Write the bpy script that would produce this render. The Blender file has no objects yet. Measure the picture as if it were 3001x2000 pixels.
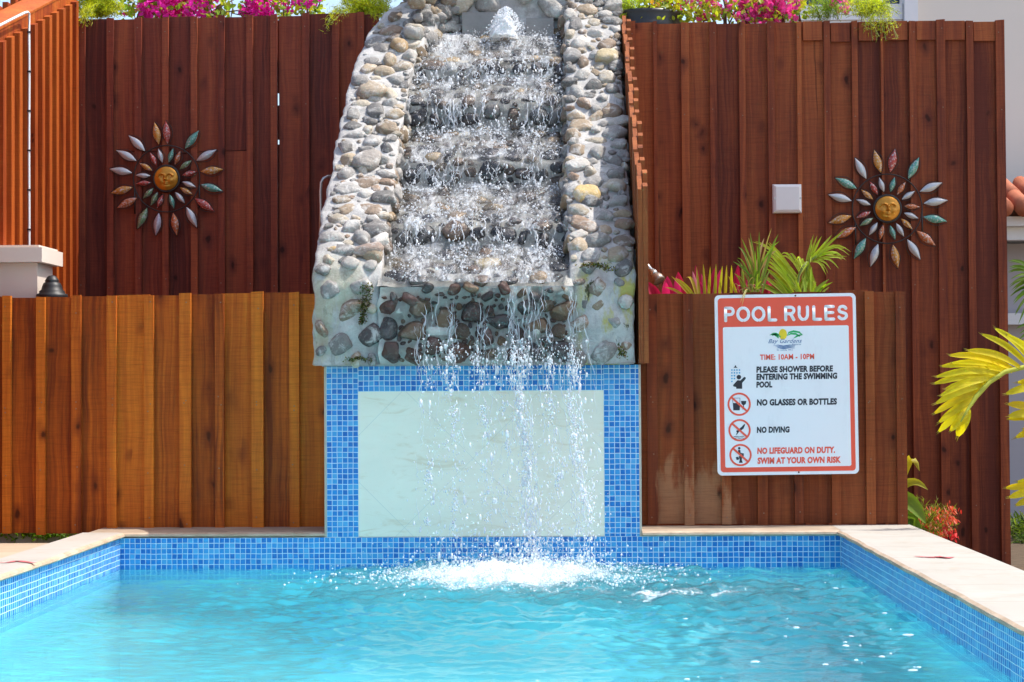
import bpy, math, random
import numpy as np
from mathutils import Vector, Matrix
random.seed(7); rng = np.random.default_rng(7)
sc = bpy.context.scene
col_main = sc.collection
PI = math.pi
# ------------------------------------------------------------------ camera
FPX, CX, CY = 5350.0, 1500.5, 1000.0          # focal length in photo pixels, photo centre
VPX, VPY, ROLL = 1640.0, 1123.0, math.radians(-0.35)
CAM = Vector((0.0, -8.2, 0.825))              # z = 0 is the pool water, y = 0 the tiled pool wall
def _rot():
    c = Matrix.Rotation(ROLL, 3, 'Z') @ Vector(((VPX-CX)/FPX, -(VPY-CY)/FPX, -1.0))
    c = c / -c.z
    th = math.atan(-c.y)
    ps = math.atan2(c.x, math.sqrt(1+c.y*c.y))
    return Matrix.Rotation(ps, 3, 'Z') @ Matrix.Rotation(PI/2+th, 3, 'X') @ Matrix.Rotation(ROLL, 3, 'Z')
RC = _rot()
cd = bpy.data.cameras.new('camera'); cam = bpy.data.objects.new('camera', cd); col_main.objects.link(cam)
cam.matrix_world = Matrix.Translation(CAM) @ RC.to_4x4()
cd.sensor_width = 36; cd.lens = FPX/3001*36; cd.clip_end = 3000; cd.clip_start = 0.05
sc.camera = cam
def S(x, y, d):                                # photo pixel (3001 wide) at distance d in front of the camera (world y = d-8.2)
    v = RC @ Vector(((x-CX)/FPX, -(y-CY)/FPX, -1.0))
    return CAM + v*(d/v.y)
K = 3001/2353.0
def Dp(x, y, d): return S(x*K, y*K, d)         # the same from the 2353-wide view
# ------------------------------------------------------------------ light
EL, AZ = math.radians(60), math.radians(83)    # azimuth from +y towards +x
w = bpy.data.worlds.new('World'); sc.world = w; w.use_nodes = True
nt = w.node_tree; bg = nt.nodes['Background']
sky = nt.nodes.new('ShaderNodeTexSky'); sky.sky_type = 'NISHITA'; sky.sun_disc = False
sky.sun_elevation = EL; sky.sun_rotation = AZ; sky.air_density = 1.0; sky.dust_density = 2.5; sky.ozone_density = 1.0
nt.links.new(sky.outputs[0], bg.inputs[0]); bg.inputs[1].default_value = 0.15
sd = bpy.data.lights.new('sun', 'SUN'); sd.energy = 2.8; sd.angle = math.radians(0.5); sd.color = (1, 0.95, 0.87)
so = bpy.data.objects.new('sun', sd); col_main.objects.link(so)
sdir = Vector((math.sin(AZ)*math.cos(EL), math.cos(AZ)*math.cos(EL), math.sin(EL)))
so.rotation_euler = sdir.to_track_quat('Z', 'Y').to_euler(); so.location = (6, 2, 9)
sc.view_settings.view_transform = 'Standard'; sc.view_settings.look = 'None'
sc.view_settings.exposure = 1.0; sc.view_settings.gamma = 1.0
sc.render.engine = 'CYCLES'
sc.cycles.use_denoising = True
sc.cycles.max_bounces = 10; sc.cycles.transparent_max_bounces = 24; sc.cycles.transmission_bounces = 8
sc.cycles.caustics_refractive = True; sc.cycles.caustics_reflective = True
sc.cycles.sample_clamp_indirect = 4.0; sc.cycles.blur_glossy = 0.5
# ------------------------------------------------------------------ mesh helpers
class MB:
    def __init__(s): s.V=[]; s.n=0; s.F=[]; s.M=[]; s.C=[]; s.U=[]; s.hasuv=False
    def face(s, vs, mat=0, col=(1,1,1), uv=None):
        s.V.extend(tuple(v) for v in vs); k=len(vs)
        s.F.append(tuple(range(s.n, s.n+k))); s.n+=k; s.M.append(mat); s.C.append(col)
        if uv is not None: s.hasuv=True
        s.U.append(uv)
    def bulk(s, V, F, mat=0, col=(1,1,1), uv=None):      # uv per vertex (optional)
        o=s.n; s.V.extend(map(tuple, V)); s.n+=len(V)
        one = not (isinstance(col, np.ndarray) and col.ndim==2)
        for i,f in enumerate(F):
            s.F.append(tuple(int(a)+o for a in f)); s.M.append(mat); s.C.append(col if one else tuple(col[i]))
            if uv is not None: s.hasuv=True; s.U.append([tuple(uv[int(a)]) for a in f])
            else: s.U.append(None)
    def box(s, x0,x1,y0,y1,z0,z1, mat=0, col=(1,1,1), dz=0.0):   # dz tilts the top
        v=[(x0,y0,z0),(x1,y0,z0),(x1,y1,z0),(x0,y1,z0),(x0,y0,z1),(x1,y0,z1+dz),(x1,y1,z1+dz),(x0,y1,z1)]
        s.bulk(v, [(0,1,5,4),(1,2,6,5),(2,3,7,6),(3,0,4,7),(4,5,6,7),(3,2,1,0)], mat, col)
    def prism(s, poly, y0, y1, mat=0, col=(1,1,1)):              # poly in (x,z), counter-clockwise seen from the front (-y)
        n=len(poly); v=[(p[0],y0,p[1]) for p in poly]+[(p[0],y1,p[1]) for p in poly]
        f=[tuple(range(n)), tuple(range(2*n-1,n-1,-1))]+[(i,i+n,(i+1)%n+n,(i+1)%n) for i in range(n)]
        s.bulk(v,f,mat,col)
    def tube(s, pts, rad, n=6, mat=0, col=(1,1,1), cap=True):
        pts=[Vector(p) for p in pts]; m=len(pts)
        if not hasattr(rad,'__len__'): rad=[rad]*m
        V=[]; F=[]; up=Vector((0.13,0.21,0.97))
        for i,p in enumerate(pts):
            t=(pts[min(i+1,m-1)]-pts[max(i-1,0)]).normalized()
            if abs(t.dot(up))>0.95: up=Vector((1,0.1,0.05))
            a=t.cross(up).normalized(); b=t.cross(a).normalized(); up=-b if False else up
            for k in range(n):
                q=2*PI*k/n; V.append(p+(a*math.cos(q)+b*math.sin(q))*rad[i])
        for i in range(m-1):
            for k in range(n): F.append((i*n+k, i*n+(k+1)%n, (i+1)*n+(k+1)%n, (i+1)*n+k))
        if cap: F.append(tuple(range(n-1,-1,-1))); F.append(tuple((m-1)*n+k for k in range(n)))
        s.bulk(V,F,mat,col)
    def lathe(s, prof, c, axis='Z', n=24, mat=0, col=(1,1,1)):   # prof: (radius, height)
        V=[];F=[];m=len(prof)
        for r,h in prof:
            for k in range(n):
                q=2*PI*k/n; V.append((c[0]+r*math.cos(q), c[1]+r*math.sin(q), c[2]+h))
        for i in range(m-1):
            for k in range(n): F.append((i*n+k,i*n+(k+1)%n,(i+1)*n+(k+1)%n,(i+1)*n+k))
        F.append(tuple(range(n-1,-1,-1))); F.append(tuple((m-1)*n+k for k in range(n)))
        s.bulk(V,F,mat,col)
    def strip(s, pts, widths, side, mat=0, col=(1,1,1), fold=0.0, nrm=None):   # leaf blade along pts
        V=[];F=[]; m=len(pts)
        for i,p in enumerate(pts):
            p=Vector(p); t=(Vector(pts[min(i+1,m-1)])-Vector(pts[max(i-1,0)])).normalized()
            sd_=(side-t*side.dot(t)).normalized(); nn=t.cross(sd_)
            V += [p-sd_*widths[i], p+nn*(fold*widths[i]), p+sd_*widths[i]]
        for i in range(m-1):
            a=3*i; F += [(a,a+1,a+4,a+3),(a+1,a+2,a+5,a+4)]
        s.bulk(V,F,mat,col)
    def build(s, name, mats, parent=None, smooth=False, loc=None):
        me=bpy.data.meshes.new(name); me.from_pydata(s.V, [], s.F)
        if not isinstance(mats,(list,tuple)): mats=[mats]
        for m in mats: me.materials.append(m)
        me.polygons.foreach_set('material_index', s.M)
        if smooth: me.polygons.foreach_set('use_smooth', [True]*len(s.F))
        at=me.attributes.new('col','FLOAT_COLOR','FACE')
        c=np.ones((len(s.F),4),dtype=np.float32); c[:,:3]=np.array(s.C,dtype=np.float32)[:,:3]
        at.data.foreach_set('color', c.ravel())
        if s.hasuv:
            uvl=me.uv_layers.new(name='UVMap'); arr=[]
            for f,u in zip(s.F,s.U):
                for k in range(len(f)): arr.extend(u[k] if u is not None else (0,0))
            uvl.data.foreach_set('uv', arr)
        me.update()
        o=bpy.data.objects.new(name, me); col_main.objects.link(o)
        if parent is not None: o.parent=parent
        return o
def tag(o, label=None, cat=None, group=None, kind=None):
    if label: o['label']=label
    if cat: o['category']=cat
    if group: o['group']=group
    if kind: o['kind']=kind
    return o
def empty(name, label, cat, group=None):
    o=bpy.data.objects.new(name, None); o.empty_display_size=0.05; col_main.objects.link(o)
    return tag(o,label,cat,group)
def settle(root, loc):      # move the empty to the thing's base, parts keep their world place
    root.location=loc
    for ch in root.children: ch.matrix_parent_inverse=Matrix.Translation(-Vector(loc))
def subpart(o, parent): o.parent=parent; return o
# vectorised value noise
def _h(i,j,k):
    n=(i*374761393+j*668265263+k*2147483647)&0xFFFFFFFF
    n=((n^(n>>13))*1274126177)&0xFFFFFFFF
    return ((n^(n>>16))&0xFFFFFF)/0xFFFFFF
def vnoise(P):
    P=np.asarray(P,float)+137.31; I=np.floor(P).astype(np.int64); f=P-I; f=f*f*(3-2*f); r=0
    for a in (0,1):
        for b in (0,1):
            for c in (0,1):
                wt=(f[:,0] if a else 1-f[:,0])*(f[:,1] if b else 1-f[:,1])*(f[:,2] if c else 1-f[:,2])
                r=r+wt*_h(I[:,0]+a,I[:,1]+b,I[:,2]+c)
    return r*2-1
def fbm(P,o=3):
    P=np.asarray(P,float); r=0;a=1
    for i in range(o): r=r+a*vnoise(P*(2**i)+i*17.3); a*=0.5
    return r
def ico(sub):
    t=(1+5**.5)/2
    V=[Vector(v).normalized() for v in [(-1,t,0),(1,t,0),(-1,-t,0),(1,-t,0),(0,-1,t),(0,1,t),(0,-1,-t),(0,1,-t),(t,0,-1),(t,0,1),(-t,0,-1),(-t,0,1)]]
    F=[(0,11,5),(0,5,1),(0,1,7),(0,7,10),(0,10,11),(1,5,9),(5,11,4),(11,10,2),(10,7,6),(7,1,8),(3,9,4),(3,4,2),(3,2,6),(3,6,8),(3,8,9),(4,9,5),(2,4,11),(6,2,10),(8,6,7),(9,8,1)]
    for _ in range(sub):
        c={};G=[]
        def mid(a,b):
            k=(min(a,b),max(a,b))
            if k not in c: V.append(((V[a]+V[b])/2).normalized()); c[k]=len(V)-1
            return c[k]
        for a,b,d in F:
            x,y,z=mid(a,b),mid(b,d),mid(d,a); G+=[(a,x,z),(b,y,x),(d,z,y),(x,y,z)]
        F=G
    return np.array([tuple(v) for v in V]), np.array(F)
# ------------------------------------------------------------------ material helpers
class NT:
    def __init__(s,name):
        s.m=bpy.data.materials.new(name); s.m.use_nodes=True; s.t=s.m.node_tree
        s.t.nodes.clear(); s.out=s.t.nodes.new('ShaderNodeOutputMaterial')
    def n(s,typ,**kw):
        nd=s.t.nodes.new(typ)
        for k,v in kw.items():
            if k.startswith('i_'):
                key=k[2:]; key=int(key) if key.isdigit() else key.replace('_',' ')
                s.set(nd.inputs[key],v)
            else: setattr(nd,k,v)
        return nd
    def set(s,inp,v):
        if isinstance(v,bpy.types.NodeSocket): s.t.links.new(v,inp)
        else:
            if hasattr(inp.default_value,'__len__') and hasattr(v,'__len__') and len(inp.default_value)==4 and len(v)==3: v=(*v,1)
            inp.default_value=v
    def math(s,op,a,b=0.0,c=None,clamp=False):
        nd=s.t.nodes.new('ShaderNodeMath'); nd.operation=op; nd.use_clamp=clamp
        s.set(nd.inputs[0],a); s.set(nd.inputs[1],b)
        if c is not None: s.set(nd.inputs[2],c)
        return nd.outputs[0]
    def mix(s,f,a,b,blend='MIX'):
        nd=s.t.nodes.new('ShaderNodeMix'); nd.data_type='RGBA'; nd.blend_type=blend
        s.set(nd.inputs[0],f); s.set(nd.inputs[6],a); s.set(nd.inputs[7],b); return nd.outputs[2]
    def vmul(s,v,k):
        nd=s.t.nodes.new('ShaderNodeVectorMath'); nd.operation='MULTIPLY'; s.set(nd.inputs[0],v); s.set(nd.inputs[1],k); return nd.outputs[0]
    def vadd(s,v,k):
        nd=s.t.nodes.new('ShaderNodeVectorMath'); nd.operation='ADD'; s.set(nd.inputs[0],v); s.set(nd.inputs[1],k); return nd.outputs[0]
    def noise(s,v,scale,detail=4,rough=0.55,dist=0.0):
        nd=s.n('ShaderNodeTexNoise'); nd.inputs['Scale'].default_value=scale; nd.inputs['Detail'].default_value=detail
        nd.inputs['Roughness'].default_value=rough; nd.inputs['Distortion'].default_value=dist
        s.set(nd.inputs['Vector'],v); return nd.outputs[0]
    def ss(s,x,a,b):       # smoothstep a..b
        nd=s.t.nodes.new('ShaderNodeMapRange'); nd.interpolation_type='SMOOTHSTEP'
        s.set(nd.inputs[0],x); nd.inputs[1].default_value=a; nd.inputs[2].default_value=b; return nd.outputs[0]
    def ramp(s,f,stops):
        nd=s.t.nodes.new('ShaderNodeValToRGB'); cr=nd.color_ramp
        while len(cr.elements)<len(stops): cr.elements.new(0.5)
        for e,(p,c) in zip(cr.elements,stops): e.position=p; e.color=(*c,1)
        s.set(nd.inputs[0],f); return nd.outputs[0]
    def bump(s,h,strength=0.3,dist=0.01,nrm=None):
        nd=s.n('ShaderNodeBump'); nd.inputs['Strength'].default_value=strength; nd.inputs['Distance'].default_value=dist
        s.set(nd.inputs['Height'],h)
        if nrm is not None: s.set(nd.inputs['Normal'],nrm)
        return nd.outputs[0]
    def pos(s): return s.n('ShaderNodeNewGeometry').outputs['Position']
    def attr(s,name='col'): return s.n('ShaderNodeAttribute',attribute_name=name).outputs
    def sep(s,v):
        nd=s.n('ShaderNodeSeparateXYZ'); s.set(nd.inputs[0],v); return nd.outputs
    def pbr(s,color,rough=0.5,spec=0.5,metal=0.0,nrm=None,trans=0.0,coat=0.0):
        nd=s.n('ShaderNodeBsdfPrincipled'); s.set(nd.inputs['Base Color'],color); s.set(nd.inputs['Roughness'],rough)
        s.set(nd.inputs['Specular IOR Level'],spec); s.set(nd.inputs['Metallic'],metal)
        if trans: s.set(nd.inputs['Transmission Weight'],trans)
        if coat: s.set(nd.inputs['Coat Weight'],coat)
        if nrm is not None: s.set(nd.inputs['Normal'],nrm)
        return nd.outputs[0]
    def done(s,sh): s.t.links.new(sh,s.out.inputs[0]); return s.m
def plain(name,c,rough=0.5,spec=0.5,metal=0.0,var=0.12,scale=18,bump=0.0):
    t=NT(name); n=t.noise(t.pos(),scale,5)
    c1=t.mix(t.math('MULTIPLY',n,1.0),tuple(x*(1-var) for x in c),tuple(min(1,x*(1+var)) for x in c))
    nr=t.bump(t.noise(t.pos(),scale*6,4),bump,0.004) if bump else None
    return t.done(t.pbr(c1,rough,spec,metal,nr))
def colmat(name,rough=0.5,spec=0.4,metal=0.0):
    t=NT(name); a=t.attr('col'); n=t.noise(t.pos(),60,4)
    return t.done(t.pbr(t.mix(0.25,a['Color'],t.mix(n,(0.3,0.3,0.3),(1,1,1)),'MULTIPLY'),rough,spec,metal))
def leafmat(name,tl=0.45,rough=0.45,tint=(1.6,1.55,0.7)):
    t=NT(name); a=t.attr('col')['Color']
    n=t.noise(t.pos(),25,3); c=t.mix(0.5,a,t.mix(n,(0.45,0.45,0.4),(1.25,1.25,1.1)),'MULTIPLY')
    p=t.pbr(c,rough,0.4); tr=t.n('ShaderNodeBsdfTranslucent'); t.set(tr.inputs[0],t.mix(1.0,c,tint,'MULTIPLY'))
    mx=t.n('ShaderNodeMixShader'); t.set(mx.inputs[0],tl); t.set(mx.inputs[1],p); t.set(mx.inputs[2],tr.outputs[0])
    return t.done(mx.outputs[0])
def wood(name, dark, mid, light, rough=0.5, peel=None, knots=0.055):
    t=NT(name); a=t.sep(t.attr('col')['Color']); p=t.pos()
    off=t.n('ShaderNodeCombineXYZ'); t.set(off.inputs[0],t.math('MULTIPLY',a[1],37.0)); t.set(off.inputs[2],t.math('MULTIPLY',a[1],53.0)); t.set(off.inputs[1],t.math('MULTIPLY',a[1],11.0))
    pp=t.vadd(p,off.outputs[0])
    wob=t.noise(t.vmul(pp,(2.2,2.2,1.6)),1.0,3)
    wv=t.n('ShaderNodeCombineXYZ'); t.set(wv.inputs[0],t.math('MULTIPLY',t.math('SUBTRACT',wob,0.5),0.07))
    pw=t.vadd(pp,wv.outputs[0])
    g1=t.noise(t.vmul(pw,(70,70,1.1)),1.0,6,0.65)
    g2=t.noise(t.vmul(pw,(14,14,0.8)),1.0,4,0.6)
    g3=t.noise(t.vmul(pp,(5,5,1.6)),1.0,5,0.6)
    f=t.math('ADD',t.math('MULTIPLY',g1,0.52),t.math('ADD',t.math('MULTIPLY',g2,0.42),t.math('MULTIPLY',g3,0.34)))
    f=t.math('ADD',f,t.math('MULTIPLY',t.math('SUBTRACT',a[0],0.5),0.30))
    c=t.ramp(f,[(0.45,dark),(0.63,mid),(0.86,light)])
    # knots: scattered voronoi cells, drawn out along the grain
    vo=t.n('ShaderNodeTexVoronoi'); vo.inputs['Scale'].default_value=1.0; vo.inputs['Randomness'].default_value=1.0
    pk=t.vadd(t.vmul(pp,(8.5,8.5,5.0)),t.vmul(t.n('ShaderNodeTexNoise',i_Scale=9.0,i_Vector=pp).outputs[1],(0.45,0.45,0.45)))
    t.set(vo.inputs['Vector'],pk)
    sel=t.math('GREATER_THAN',t.sep(vo.outputs['Color'])[0],0.3)
    kd=t.math('MULTIPLY',sel,t.math('SUBTRACT',1.0,t.ss(vo.outputs['Distance'],knots,knots*2.6)))
    kr=t.math('MULTIPLY',sel,t.math('SUBTRACT',1.0,t.ss(vo.outputs['Distance'],knots*2.0,knots*6.5)))
    c=t.mix(t.math('MULTIPLY',kr,0.6),c,dark); c=t.mix(t.math('MULTIPLY',kd,0.85),c,tuple(x*0.25 for x in dark))
    # vertical splits
    cr=t.noise(t.vmul(pw,(38,38,0.5)),1.0,2); c=t.mix(t.math('MULTIPLY',t.ss(cr,0.71,0.76),0.6),c,tuple(x*0.3 for x in dark))
    if peel:
        x0,x1,z0,z1,pc=peel; s=t.sep(p)
        m=t.math('MULTIPLY',t.math('MULTIPLY',t.ss(s[0],x0-0.1,x0+0.1),t.math('SUBTRACT',1.0,t.ss(s[0],x1-0.15,x1+0.15))),t.math('SUBTRACT',1.0,t.ss(s[2],z0,z1)))
        pn=t.noise(t.vmul(pp,(16,16,4)),1.0,6,0.65)
        m=t.ss(t.math('ADD',t.math('MULTIPLY',m,0.55),pn),0.78,0.95); c=t.mix(t.math('MULTIPLY',m,0.62),c,pc)
    saw=t.noise(t.vmul(p,(9,9,190)),1.0,3,0.7)
    h=t.math('ADD',t.math('MULTIPLY',g1,0.8),t.math('MULTIPLY',saw,0.35))
    c=t.mix(t.math('MULTIPLY',t.math('SUBTRACT',saw,0.45),1.3,clamp=True),c,tuple(x*0.55 for x in dark))
    return t.done(t.pbr(c,t.math('ADD',rough,t.math('MULTIPLY',g3,0.25)),0.2,0.0,t.bump(h,0.35,0.004)))
def mosaic(name):
    t=NT(name); uv=t.n('ShaderNodeUVMap').outputs[0]
    P=0.0238; q=t.vmul(uv,(1/P,1/P,1))
    wob=t.n('ShaderNodeTexNoise',i_Scale=0.35,i_Vector=q); q=t.vadd(q,t.vmul(t.vadd(wob.outputs[1],(-0.5,-0.5,-0.5)),(0.22,0.22,0)))
    fr=t.n('ShaderNodeVectorMath',operation='FRACTION'); t.set(fr.inputs[0],q); fl=t.n('ShaderNodeVectorMath',operation='FLOOR'); t.set(fl.inputs[0],q)
    s=t.sep(fr.outputs[0])
    ex=t.math('MINIMUM',s[0],t.math('SUBTRACT',1.0,s[0])); ey=t.math('MINIMUM',s[1],t.math('SUBTRACT',1.0,s[1]))
    e=t.math('MINIMUM',ex,ey); g=t.ss(e,0.045,0.085)
    wn=t.n('ShaderNodeTexWhiteNoise',noise_dimensions='2D'); t.set(wn.inputs['Vector'],fl.outputs[0])
    big=t.noise(q,0.12,2)
    rv=t.math('ADD',t.math('MULTIPLY',wn.outputs['Value'],0.8),t.math('MULTIPLY',big,0.25))
    c=t.ramp(rv,[(0.0,(0.0,0.105,0.42)),(0.25,(0.006,0.165,0.52)),(0.55,(0.016,0.24,0.61)),(0.8,(0.05,0.33,0.65)),(1.0,(0.15,0.44,0.72))])
    mot=t.noise(q,2.2,4); c=t.mix(t.math('MULTIPLY',t.ss(mot,0.5,0.8),0.35),c,(0.12,0.35,0.62))
    grime=t.noise(uv,9.0,5); gc=t.mix(grime,(0.40,0.58,0.72),(0.66,0.78,0.85))
    c=t.mix(g,gc,c)
    rough=t.math('SUBTRACT',0.62,t.math('MULTIPLY',g,0.42))
    return t.done(t.pbr(c,rough,0.5,0.0,t.bump(t.math('ADD',g,t.math('MULTIPLY',mot,0.15)),0.5,0.0018)))
# ------------------------------------------------------------------ materials
M={}
M['wood_right']=wood('wood_red_stain',(0.115,0.024,0.013),(0.250,0.058,0.021),(0.40,0.112,0.034))
M['wood_left']=wood('wood_dark_stain',(0.095,0.020,0.014),(0.225,0.046,0.023),(0.36,0.088,0.032))
M['wood_low']=wood('wood_honey_stain',(0.18,0.032,0.005),(0.45,0.100,0.009),(0.66,0.19,0.016),knots=0.055)
M['wood_low_right']=wood('wood_worn_stain',(0.11,0.024,0.009),(0.225,0.051,0.014),(0.34,0.095,0.025),peel=(0.42,0.86,0.12,0.85,(0.42,0.22,0.11)))
M['wood_side']=wood('wood_side_stain',(0.13,0.030,0.009),(0.27,0.075,0.02),(0.40,0.13,0.035))
M['wood_slat']=wood('wood_orange_stain',(0.24,0.038,0.006),(0.40,0.085,0.010),(0.54,0.145,0.02),knots=0.03)
M['mosaic']=mosaic('blue_glass_mosaic')
def stone_slab(name,a,b,joint,scale=3.0,rough=0.5):
    t=NT(name); p=t.pos(); n=t.noise(t.vmul(p,(1,1,1.8)),scale,6,0.6,0.6); v=t.noise(t.vmul(p,(2.0,2.0,9)),scale,5,0.65,1.2)
    c=t.mix(t.ss(n,0.35,0.7),a,b); c=t.mix(t.math('MULTIPLY',t.ss(v,0.52,0.72),0.55),c,joint)
    sp=t.noise(p,90,4); c=t.mix(t.math('MULTIPLY',t.ss(sp,0.6,0.75),0.2),c,joint)
    return t,c,p
t,c,p=stone_slab('travertine_panel',(0.85,0.80,0.645),(0.90,0.85,0.69),(0.68,0.55,0.34),2.2)
# diagonal joints of the slab tiles
s=t.sep(p); dj=None
for sgn in (1,-1):
    a=t.math('ADD',s[0],t.math('MULTIPLY',s[2],sgn)); fr=t.math('FRACT',t.math('ADD',t.math('DIVIDE',a,0.62),5.13+0.21*sgn))
    e=t.math('SUBTRACT',1.0,t.ss(t.math('ABSOLUTE',t.math('SUBTRACT',fr,0.5)),0.0015,0.0042)); dj=e if dj is None else t.math('MAXIMUM',dj,e)
c=t.mix(t.math('MULTIPLY',dj,0.38),c,(0.42,0.46,0.43)); M['panel']=t.done(t.pbr(c,0.35,0.5))
t,c,p=stone_slab('coping_stone',(0.40,0.375,0.33),(0.44,0.415,0.37),(0.33,0.29,0.235),2.5)
s=t.sep(p); j=t.math('FRACT',t.math('ADD',t.math('DIVIDE',s[1],0.46),0.3)); jl=t.math('SUBTRACT',1.0,t.ss(t.math('ABSOLUTE',t.math('SUBTRACT',j,0.5)),0.004,0.011))
c=t.mix(t.math('MULTIPLY',jl,0.7),c,(0.24,0.20,0.16))
dirt=t.noise(p,14,6,0.65); c=t.mix(t.math('MULTIPLY',t.ss(dirt,0.52,0.68),0.30),c,(0.40,0.31,0.22))
M['coping']=t.done(t.pbr(c,0.6,0.3,0.0,t.bump(dirt,0.2,0.003)))
t,c,p=stone_slab('coping_edge_stone',(0.42,0.31,0.21),(0.55,0.43,0.31),(0.20,0.14,0.10),8)
M['coping_edge']=t.done(t.pbr(c,0.65,0.3,0.0,t.bump(t.noise(p,60,5),0.3,0.004)))
t,c,p=stone_slab('coping_ledge_stone',(0.34,0.26,0.19),(0.44,0.35,0.26),(0.22,0.16,0.11),6)
M['coping_ledge']=t.done(t.pbr(c,0.65,0.3,0.0,t.bump(t.noise(p,40,5),0.3,0.004)))
t,c,p=stone_slab('deck_stone',(0.42,0.33,0.235),(0.47,0.385,0.29),(0.34,0.26,0.18),2.0); M['deck']=t.done(t.pbr(c,0.7,0.3))
M['soil']=plain('soil',(0.10,0.07,0.045),0.9,0.2,var=0.5,bump=0.5)
M['plaster']=plain('pool_plaster',(0.41,0.77,0.825),0.6,0.3,var=0.05,scale=4)
M['grout']=plain('edge_mortar',(0.55,0.47,0.37),0.8,0.2,var=0.2)
M['white']=plain('white_paint',(0.78,0.78,0.78),0.4,0.4,var=0.03)
M['cream']=plain('cream_render',(0.76,0.70,0.61),0.8,0.2,var=0.03,scale=3,bump=0.1)
M['shade_wall']=plain('shaded_render',(0.46,0.43,0.45),0.8,0.2,var=0.04,scale=3)  # porch wall, its shade put into the render colour
M['pillar']=plain('pillar_render',(0.66,0.56,0.48),0.75,0.25,var=0.04,scale=6,bump=0.1)
M['glass']=plain('dark_pane',(0.02,0.035,0.07),0.08,0.6,var=0.2)
M['black']=plain('black_metal',(0.022,0.02,0.02),0.4,0.5,var=0.3,scale=60)
M['iron']=plain('brown_iron',(0.02,0.012,0.01),0.45,0.5,var=0.3,scale=60)
M['steel']=plain('dull_steel',(0.55,0.53,0.50),0.35,0.5,0.85,var=0.2,scale=60)
M['plastic']=plain('white_plastic',(0.74,0.70,0.68),0.45,0.4,var=0.03,scale=30)
M['terracotta']=plain('terracotta',(0.42,0.13,0.065),0.75,0.3,var=0.3,scale=14,bump=0.2)
M['nail']=plain('nail_head',(0.24,0.15,0.10),0.5,0.4,0.3)
M['redpaint']=plain('red_marker',(0.50,0.12,0.13),0.7,0.2,var=0.2)
M['leaf']=leafmat('leaf'); M['petal']=leafmat('petal',0.4,0.6,(1.25,1.2,1.35)); M['fern']=leafmat('fern',0.5,0.6)
M['stem']=colmat('stem',0.7)
# ------------------------------------------------------------------ pool, deck, ground
PL,PR,PT=-1.985,1.25,0.137                       # pool left wall, right wall, top of the tiles
mb=MB()
B=3000; G=-0.17
for x0,x1,y0,y1 in ((-B,PL-0.05,-B,B),(PR+0.05,B,-B,B),(PL-0.05,PR+0.05,0.05,B),(PL-0.05,PR+0.05,-B,-13)):
    mb.face([(x0,y0,G),(x1,y0,G),(x1,y1,G),(x0,y1,G)],0)
tag(mb.build('ground',M['soil']),kind='structure')
mb=MB()
def quv(p0,p1,z0,z1,mat):                        # vertical wall from p0 to p1 seen from the left-to-right side
    L=math.dist(p0,p1)
    mb.face([(*p0,z0),(*p1,z0),(*p1,z1),(*p0,z1)],mat,(1,1,1),[(0.004,z0-PT+0.4760),(L+0.004,z0-PT+0.4760),(L+0.004,z1-PT+0.4760),(0.004,z1-PT+0.4760)])
for z0,z1,m in ((-0.05,PT,0),(-1.15,-0.05,1)):
    quv((PL,0),(PR,0),z0,z1,m); quv((PR,0),(PR,-12.9),z0,z1,m); quv((PL,-12.9),(PL,0),z0,z1,m); quv((PR,-12.9),(PL,-12.9),z0,z1,m)
mb.face([(PL,-12.9,-1.15),(PR,-12.9,-1.15),(PR,0,-1.15),(PL,0,-1.15)],1)
tag(mb.build('pool_basin',[M['mosaic'],M['plaster']]),kind='structure')
def coping(profile, a, b, along, wav=0.0, dark_top=False):       # profile: (distance from the pool edge outwards, z); swept along a line with a slightly uneven edge
    mb=MB(); n=max(2,int(math.dist(a,b)/0.06)); V=[];F=[];m=len(profile)
    for i in range(n+1):
        q=i/n; px=a[0]+(b[0]-a[0])*q; py=a[1]+(b[1]-a[1])*q
        wob=vnoise(np.array([[px*7,py*7,1.0]]))[0]*wav
        for k,(o,z) in enumerate(profile):
            oo=o+(wob if k<5 else 0)
            V.append((px+along[0]*oo,py+along[1]*oo,z))
    mats=[];cnt=0
    for i in range(n):
        for k in range(m):
            F.append((i*m+k,(i+1)*m+k,(i+1)*m+(k+1)%m,i*m+(k+1)%m)); mats.append(1 if k<4 else 0)
    F.append(tuple(range(m))); F.append(tuple(n*m+k for k in range(m-1,-1,-1))); mats+=[1,1]
    mb.bulk(V,F); mb.M=mats
    o=mb.build('coping',[M['coping_ledge'] if dark_top else M['coping'],M['coping_edge']])  # back ledges get the darker stone on top
    return tag(o,kind='structure')
def prof(wd): return [(0.02,PT+0.001),(-0.012,PT+0.001),(-0.02,PT+0.008),(-0.017,PT+0.017),(-0.004,PT+0.023),(0.02,PT+0.0245),(wd,PT+0.025),(wd,PT-0.03),(0.02,PT-0.03)]
coping(prof(0.175),(PL,-12.9),(PL,0.02),(-1,0),0.006)
cr=coping(prof(0.36),(PR,-12.9),(PR,-0.002),(1,0),0.006)
coping(prof(0.285),(PL-0.15,0.022),(-1.0615,0.022),(0,1),0.003,True)
coping(prof(0.285),(0.3655,0.0),(PR+0.0,0.0),(0,1),0.003,True)
mb=MB(); mb.box(PR+0.0005,PR+0.36,-0.0018,0.285,PT-0.03,PT+0.025); tag(mb.build('coping',M['coping']),kind='structure')
def stroke(pts, wdt, z):
    mb=MB(); 
    for i in range(len(pts)-1):
        a=Vector((*pts[i],z)); b=Vector((*pts[i+1],z)); d=(b-a).normalized(); s_=Vector((-d.y,d.x,0))
        mb.face([a-s_*wdt[i],b-s_*wdt[i+1],b+s_*wdt[i+1],a+s_*wdt[i]])
    return mb
zc=PT+0.0275
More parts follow.
